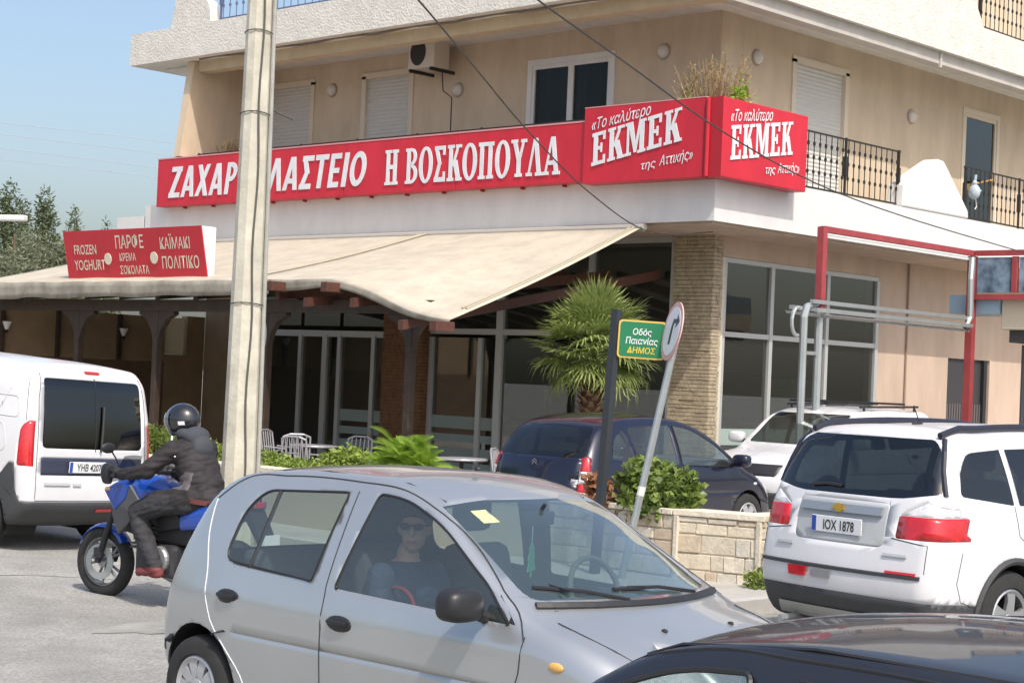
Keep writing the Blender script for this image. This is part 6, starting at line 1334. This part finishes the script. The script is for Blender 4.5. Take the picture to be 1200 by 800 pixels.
for sg in (1, -1):
    sh = MB().prism([(.52, .93), (.30, .98), (.16, .84), (.30, .66), (.42, .56), (.50, .72)], 'y', sg*.15, sg*.19); sh.build('radiator_shroud', M('shroud_grey', (.11, .11, .115), .45, metal=.3), BK, .012)
    MB().prism([(.60, .92), (.46, .99), (.30, .97), (.34, .86), (.46, .76)], 'y', sg*.14, sg*.20).build('side_fairing', m_bblue, BK, .01)
    loft(MB(), [(-.28, sg*.13, .72, .03, .07), (-.5, sg*.14, .76, .035, .09), (-.8, sg*.12, .84, .03, .07), (-.98, sg*.08, .90, .02, .03)]).build('tail_panel', m_bblue, BK, smooth=60)
    MB().tube([(-.05, sg*.1, .30), (-.05, sg*.24, .30)], .014, 8).build('foot_peg', m_bblk, BK)
    MB().tube([(-.35, sg*.1, .38), (-.38, sg*.24, .40)], .013, 8).build('passenger_peg', m_bblk, BK)
    sw = MB().box(-.78, -.2, sg*.11-.02, sg*.11+.02, .29, .36).build('swing_arm', m_beng, BK, .01)
    gp = MB().tube([(.31, sg*.28, 1.075), (.26, sg*.41, 1.065)], .019, 10).build('grip', m_bblk, BK)
    MB().tube([(.36, sg*.24, 1.09), (.37, sg*.42, 1.075)], .008, 6).build('lever', m_bsil, gp)
    mr = MB().tube([(.33, sg*.25, 1.08), (.36, sg*.30, 1.2), (.35, sg*.36, 1.26)], .007, 6).build('mirror_stalk', m_bblk, BK); MB().ball((.35, sg*.39, 1.28), (.018, .075, .045), 14, 8).build('mirror', m_bblk, mr, smooth=60)
    MB().ball((.55, sg*.19, .93), (.035, .03, .018), 10, 6).build('indicator', m_amber, BK)
for sg in (1, -1): loft(MB(), [(.30, sg*.40, 1.06, .03, .07), (.36, sg*.38, 1.07, .06, .085), (.42, sg*.33, 1.08, .07, .075), (.44, sg*.26, 1.08, .03, .04)]).build('hand_guard', m_bblk, BK, smooth=60)
MB().tube([(.31, -.28, 1.075), (.36, -.12, 1.07), (.38, 0, 1.03), (.36, .12, 1.07), (.31, .28, 1.075)], .014, 8).build('handlebar', m_bblk, BK, smooth=60)
MB().box(.3, .46, -.06, .06, 1.04, 1.1).build('instrument', m_bblk, BK, .015)
ws_ = MB(); ws_.add([(.60-.12*t, y*(1-.25*t), .99+.22*t-.5*y*y) for t in (0, .5, 1) for y in (-.13, -.06, 0, .06, .13)], [(i*5+j, i*5+j+1, (i+1)*5+j+1, (i+1)*5+j) for i in range(2) for j in range(4)]); ws_.build('windshield', glass('smoke_screen', (.3, .32, .34), 0, 1.5), BK, smooth=60)
loft(MB(), [(-.06, 0, .84, .10, .05), (-.3, 0, .815, .14, .055), (-.5, 0, .84, .15, .06), (-.75, 0, .90, .13, .055), (-.95, 0, .93, .08, .035)]).build('saddle', m_bblk, BK, smooth=60)
e_ = MB().box(-.22, .25, -.15, .15, .25, .52).build('engine', m_beng, BK, .04)
for i in range(6): MB().box(.10-.02*i, .34-.02*i, -.12, .12, .46+i*.035, .475+i*.035).build('cooling_fin', m_beng, e_)
for sg in (1, -1): MB().lathe([(0, .02), (.10, .02), (.11, 0), (.11, -.04)], 20, 'y', (-.06, sg*.17, .40)).build('engine_cover', m_bsil if sg > 0 else m_beng, e_)
MB().box(-.35, .1, -.1, .1, .52, .78).build('frame', m_bblk, BK, .03)
MB().tube([(.28, -.05, .45), (.36, -.08, .3), (.1, -.14, .2), (-.3, -.16, .24), (-.45, -.17, .30), (-.85, -.18, .42)], [.025, .025, .025, .03, .06, .06], 12).build('exhaust', m_bsil, BK, smooth=40)
MB().tube([(.36, 0, .80), (.4, 0, .58)], .13, 4).build('radiator', m_bblk, BK)
MB().prism([(-.95, .90), (-1.12, .62), (-1.09, .6), (-.9, .84)], 'y', -.09, .09).build('rear_mudguard', m_bblk, BK)
MB().box(-1.15, -1.13, -.09, .09, .55, .68).build('number_plate', M('plate_white', (.72, .73, .74), .5), BK); MB().box(-1.01, -.98, -.06, .06, .88, .93).build('tail_lamp', m_rlamp, BK, .01)
MB().prism([(-.02, .62), (.06, .78), (-.2, .80), (-.34, .68)], 'y', .115, .14).build('side_cover', m_bblk, BK, .01)
# ================================================= people
def remesh(mb, name, vox=.014, sm=6):
    me = bpy.data.meshes.new(name); me.from_pydata(mb.v, [], mb.f); o = bpy.data.objects.new(name, me); COL.objects.link(o)
    r = o.modifiers.new('r', 'REMESH'); r.mode = 'VOXEL'; r.voxel_size = vox; s = o.modifiers.new('s', 'SMOOTH'); s.factor = .5; s.iterations = sm
    bpy.context.view_layer.update(); out = bpy.data.meshes.new_from_object(o.evaluated_get(bpy.context.evaluated_depsgraph_get())); bpy.data.objects.remove(o); bpy.data.meshes.remove(me)
    out.name = name; out.polygons.foreach_set('use_smooth', [True]*len(out.polygons)); return out
def wrinkle(me, amp, sel=lambda p: True, f=(9, 9, 14)):
    me.update(); N = [v.normal.copy() for v in me.vertices]
    for v, n in zip(me.vertices, N):
        if sel(v.co): q = Vector((v.co.x*f[0], v.co.y*f[1], v.co.z*f[2]+v.co.x*6)); v.co += n*amp*(abs(noise.noise(q))*2-.6+.5*noise.noise(q*2.3))
def limb(m, pts, rs, n=12):
    for (a, b), (r0, r1) in zip(zip(pts[:-1], pts[1:]), zip(rs[:-1], rs[1:])): m.tube([a, b], [r0, r1], n)
    for p, r in zip(pts, rs): m.ball(p, r, n, 8)
def regions(me, fn, mats):
    me.materials.clear()
    for mt in mats: me.materials.append(mt)
    for p in me.polygons: p.material_index = fn(p.center)
RD = thing('person', 'person in black helmet, dark hooded jacket and grey trousers riding the blue motorcycle', 'person', BK.location, BKH)
m_jack = M('dark_brown_jacket', (.020, .017, .019), .8, var=.4, vs=7, bump=.9, bs=9); m_trou = M('grey_trousers', (.030, .030, .034), .85, var=.35, vs=6, bump=.8, bs=9); m_shoe = M('maroon_shoes', (.16, .035, .035), .7)
b = MB()
for c, r in (((-.40, 0, .90), (.19, .19, .13)), ((-.36, 0, 1.02), (.17, .185, .14)), ((-.29, 0, 1.15), (.165, .20, .15)), ((-.23, 0, 1.27), (.155, .215, .13)), ((-.2, 0, 1.34), (.11, .15, .09)), ((-.15, 0, 1.40), (.07, .07, .08))): b.ball(c, r, 20, 12)
b2_ = [((-.40, 0, .90), (.17, .18, .1)), ((-.36, 0, 1.02), (.16, .18, .1)), ((-.29, 0, 1.15), (.158, .195, .1)), ((-.23, 0, 1.27), (.15, .21, .1))]
for (c0, r0), (c1, r1) in zip(b2_[:-1], b2_[1:]):
    for t in (.25, .5, .75): b.ball(Vector(c0).lerp(Vector(c1), t), tuple(Vector(r0).lerp(Vector(r1), t)), 20, 12)
for sg in (1, -1):
    limb(b, [(-.20, sg*.19, 1.30), (-.06, sg*.35, 1.12), (.06, sg*.38, 1.09), (.235, sg*.36, 1.08)], [.085, .07, .06, .048])
    limb(b, [(-.36, sg*.11, .90), (-.1, sg*.20, .86), (.13, sg*.24, .78), (.06, sg*.235, .60), (-.04, sg*.22, .42), (-.09, sg*.215, .34)], [.125, .11, .085, .085, .07, .06])
    limb(b, [(-.12, sg*.215, .30), (-.02, sg*.22, .30), (.10, sg*.225, .285)], [.05, .045, .04])
me = remesh(b, 'body', .013, 14)
def rg(p):
    if .985 < p.z < 1.13+.1*(p.x+.3) and abs(p.y) > .12 and -.40 < p.x < -.16 and (p.z-1.05)+.5*(p.x+.3) < .05: return 3
    if p.z < .345 : return 2
    if p.z < .86 or (p.z < .935 and p.x > -.25): return 1
    return 0
wrinkle(me, .010, f=(7, 7, 20))
regions(me, rg, [m_jack, m_trou, m_shoe, M('mauve_grey_panel', (.11, .10, .105), .8, var=.4, vs=22)]); obj('body', me, None, RD)
hm = MB().ball((0, 0, 0), 1, 28, 18).mesh('helmet', 80)
for v in hm.vertices:
    q = v.co.copy(); x, y, z = q.x*.155, q.y*.128, q.z*.14
    if q.z < 0 and q.x > 0: x *= 1+.10*(-q.z); z *= 1.05
    if q.z < -.75: z = -.14*.75-.02
    v.co = (x, y, z)
HR = Matrix.Translation((-.09, 0, 1.53)) @ Matrix.Rotation(radians(6), 4, 'Y') @ Matrix.Rotation(radians(8), 4, 'Z')
hm.transform(HR); ho = obj('helmet', hm, M('black_helmet', (.012, .013, .016), .2, coat=1), RD)
vz = MB(); vs = []
for i in range(13):
    a = radians(-75)+radians(150)*i/12
    for j in range(5): e = radians(-16)+radians(42)*j/4; vs.append((.163*cos(a)*cos(e)+.004, .136*sin(a)*cos(e), .147*sin(e)))
vz.add(vs, [(i*5+j, i*5+j+1, (i+1)*5+j+1, (i+1)*5+j) for i in range(12) for j in range(4)]); vm = vz.mesh('visor', 80); vm.transform(HR); obj('visor', vm, M('grey_visor', (.10, .11, .13), .1, coat=1), ho)
lg = MB(); lg.add([(x, .1285 if False else 0, z) for x, z in ((0, 0),)], []); 
sp = MB(); sp.add([(-.10+.05*i/4+0, .136*sqrt(max(0, 1-((-.10+.05*i/4)/.165)**2-((z)/.15)**2)), z) for z in (-.045, -.015) for i in range(5)], [(i, i+1, 6+i, 5+i) for i in range(4)]); sm_ = sp.mesh('decal'); sm_.transform(HR); obj('decal', sm_, m_lett, ho)
# hood lying on the back
hb = MB(); hb.ball((-.26, 0, 1.40), (.09, .13, .09), 16, 10); hb.ball((-.33, 0, 1.31), (.07, .11, .10), 16, 10); hb.ball((-.20, .09, 1.42), (.08, .05, .05), 12, 8); hb.ball((-.20, -.09, 1.42), (.08, .05, .05), 12, 8)
hme = remesh(hb, 'hood', .012, 4); hme.materials.clear(); obj('hood', hme, M('slate_hood', (.045, .05, .06), .85, bump=.4, bs=14), RD)
MB().tube([(-.16, .175, 1.40), (-.2, .215, 1.33), (-.26, .225, 1.24)], .008, 6).build('reflective_piping', m_lett, RD)
bl = MB(); vs = []
for i in range(25): t = 2*pi*i/24; vs += [(-.40+.205*cos(t), .205*sin(t), .885+.02*cos(t)), (-.40+.205*cos(t), .205*sin(t), .925+.02*cos(t))]
bl.add(vs, [(2*i, 2*i+1, 2*i+3, 2*i+2) for i in range(24)]); bl.build('waistband', M('maroon_band', (.11, .03, .03), .8), RD, smooth=60)
for sg in (1, -1):
    gv = MB(); c = Vector((.285, sg*.355, 1.085)); gv.ball(c+Vector((-.02, 0, .005)), (.05, .05, .035), 12, 8)
    for k in range(4):
        y = sg*(.315+.026*k); gv.tube([(.29, y, 1.105), (.325, y, 1.10), (.338, y, 1.075), (.322, y, 1.05), (.295, y, 1.045)], [.0125, .0125, .012, .0115, .010], 8)
    gv.tube([(.265, sg*.315, 1.075), (.28, sg*.30, 1.05), (.31, sg*.305, 1.038)], [.014, .013, .011], 8); gv.build('glove', M('black_glove', (.02, .02, .02), .8), RD, smooth=50)
# passenger in the silver car
PS = thing('person', 'passenger in sunglasses and dark blue clothes at the front window of the silver car', 'person', SILVER.matrix_basis @ Vector((-.02, -.36, .52)), 0); PS.rotation_euler = SILVER.rotation_euler
m_skin = M('skin', (.56, .33, .22), .5, var=.06, vs=8); m_cloth = M('navy_jumper', (.04, .055, .095), .85, var=.2, vs=8, bump=.3, bs=14)
b = MB()
for c, r in (((-.1, 0, .08), (.19, .19, .13)), ((-.12, 0, .22), (.14, .17, .14)), ((-.14, 0, .37), (.145, .19, .14)), ((-.15, 0, .47), (.11, .16, .08)), ((-.14, 0, .55), (.06, .06, .09))): b.ball(c, r, 18, 12)
for sg in (1, -1):
    limb(b, [(-.14, sg*.18, .46), (-.1, sg*.24, .26), (.12, sg*.17, .16), (.22, sg*.1, .17)], [.075, .06, .05, .035]); limb(b, [(-.05, sg*.1, .08), (.35, sg*.12, .1), (.42, sg*.12, -.25)], [.1, .08, .06])
HC = Vector((-.10, 0, .70))
yaw = radians(-52); RZ = Matrix.Rotation(yaw, 3, 'Z')
def hp(x, y, z): return HC+RZ @ Vector((x, y, z))
hd = MB(); 
def hball(c, r, m=b):
    t = MB(); t.ball((0, 0, 0), 1, 18, 12); m.add([HC+RZ @ Vector((c[0]+v[0]*r[0], c[1]+v[1]*r[1], c[2]+v[2]*r[2])) for v in t.v], t.f)
hball((-.01, 0, .02), (.095, .077, .108)); hball((.025, 0, -.045), (.065, .06, .07)); hball((.05, 0, -.085), (.03, .032, .028)); hball((.098, 0, -.012), (.018, .014, .026)); hball((.084, 0, .015), (.012, .011, .03)); hball((.085, 0, -.052), (.012, .024, .008)); hball((.082, 0, -.066), (.012, .02, .008))
for sg in (1, -1): hball((-.005, sg*.078, -.005), (.018, .01, .032))
me = remesh(b, 'body', .0085, 3)
wrinkle(me, .007, lambda p: p.z < .5)
regions(me, lambda p: 0 if p.z > .535 or (p.x > .17 and .1 < p.z < .25 and abs(p.y) < .14) else 1, [m_skin, m_cloth]); obj('body', me, None, PS)
hr = MB(); hball((-.025, 0, .045), (.10, .09, .10), hr); hball((-.06, 0, -.02), (.065, .085, .10), hr); hball((.045, 0, .095), (.055, .07, .03), hr)
hme = remesh(hr, 'hair', .01, 3); hme.materials.clear(); obj('hair', hme, M('dark_hair', (.025, .018, .014), .6, var=.3, vs=30, bump=.4, bs=60), PS)
sg_ = MB()
for sg in (1, -1):
    P = [hp(.112-.10*abs(.026*cos(t)), sg*(.034+.026*cos(t)), .018+.019*sin(t)) for a, t in [(0, 2*pi*i/16) for i in range(16)]]; Q_ = [p+RZ @ Vector((.006, 0, 0)) for p in P]; sg_.add(P+Q_, [tuple(range(16)), tuple(range(31, 15, -1))]+[(i, (i+1) % 16, (i+1) % 16+16, i+16) for i in range(16)])
    sg_.tube([hp(.105, sg*.06, .025), hp(.06, sg*.082, .025), hp(-.01, sg*.086, .02)], .004, 5)
sg_.tube([hp(.103, -.012, .022), hp(.106, 0, .026), hp(.103, .012, .022)], .004, 5); sg_.build('sunglasses', M('dark_lens', (.008, .008, .009), .5, spec=.2), PS)
MB().tube([hp(.097, -.025, -.058), hp(.101, 0, -.06), hp(.097, .025, -.058)], .005, 6).build('lips', M('lips', (.38, .15, .13), .5), PS)
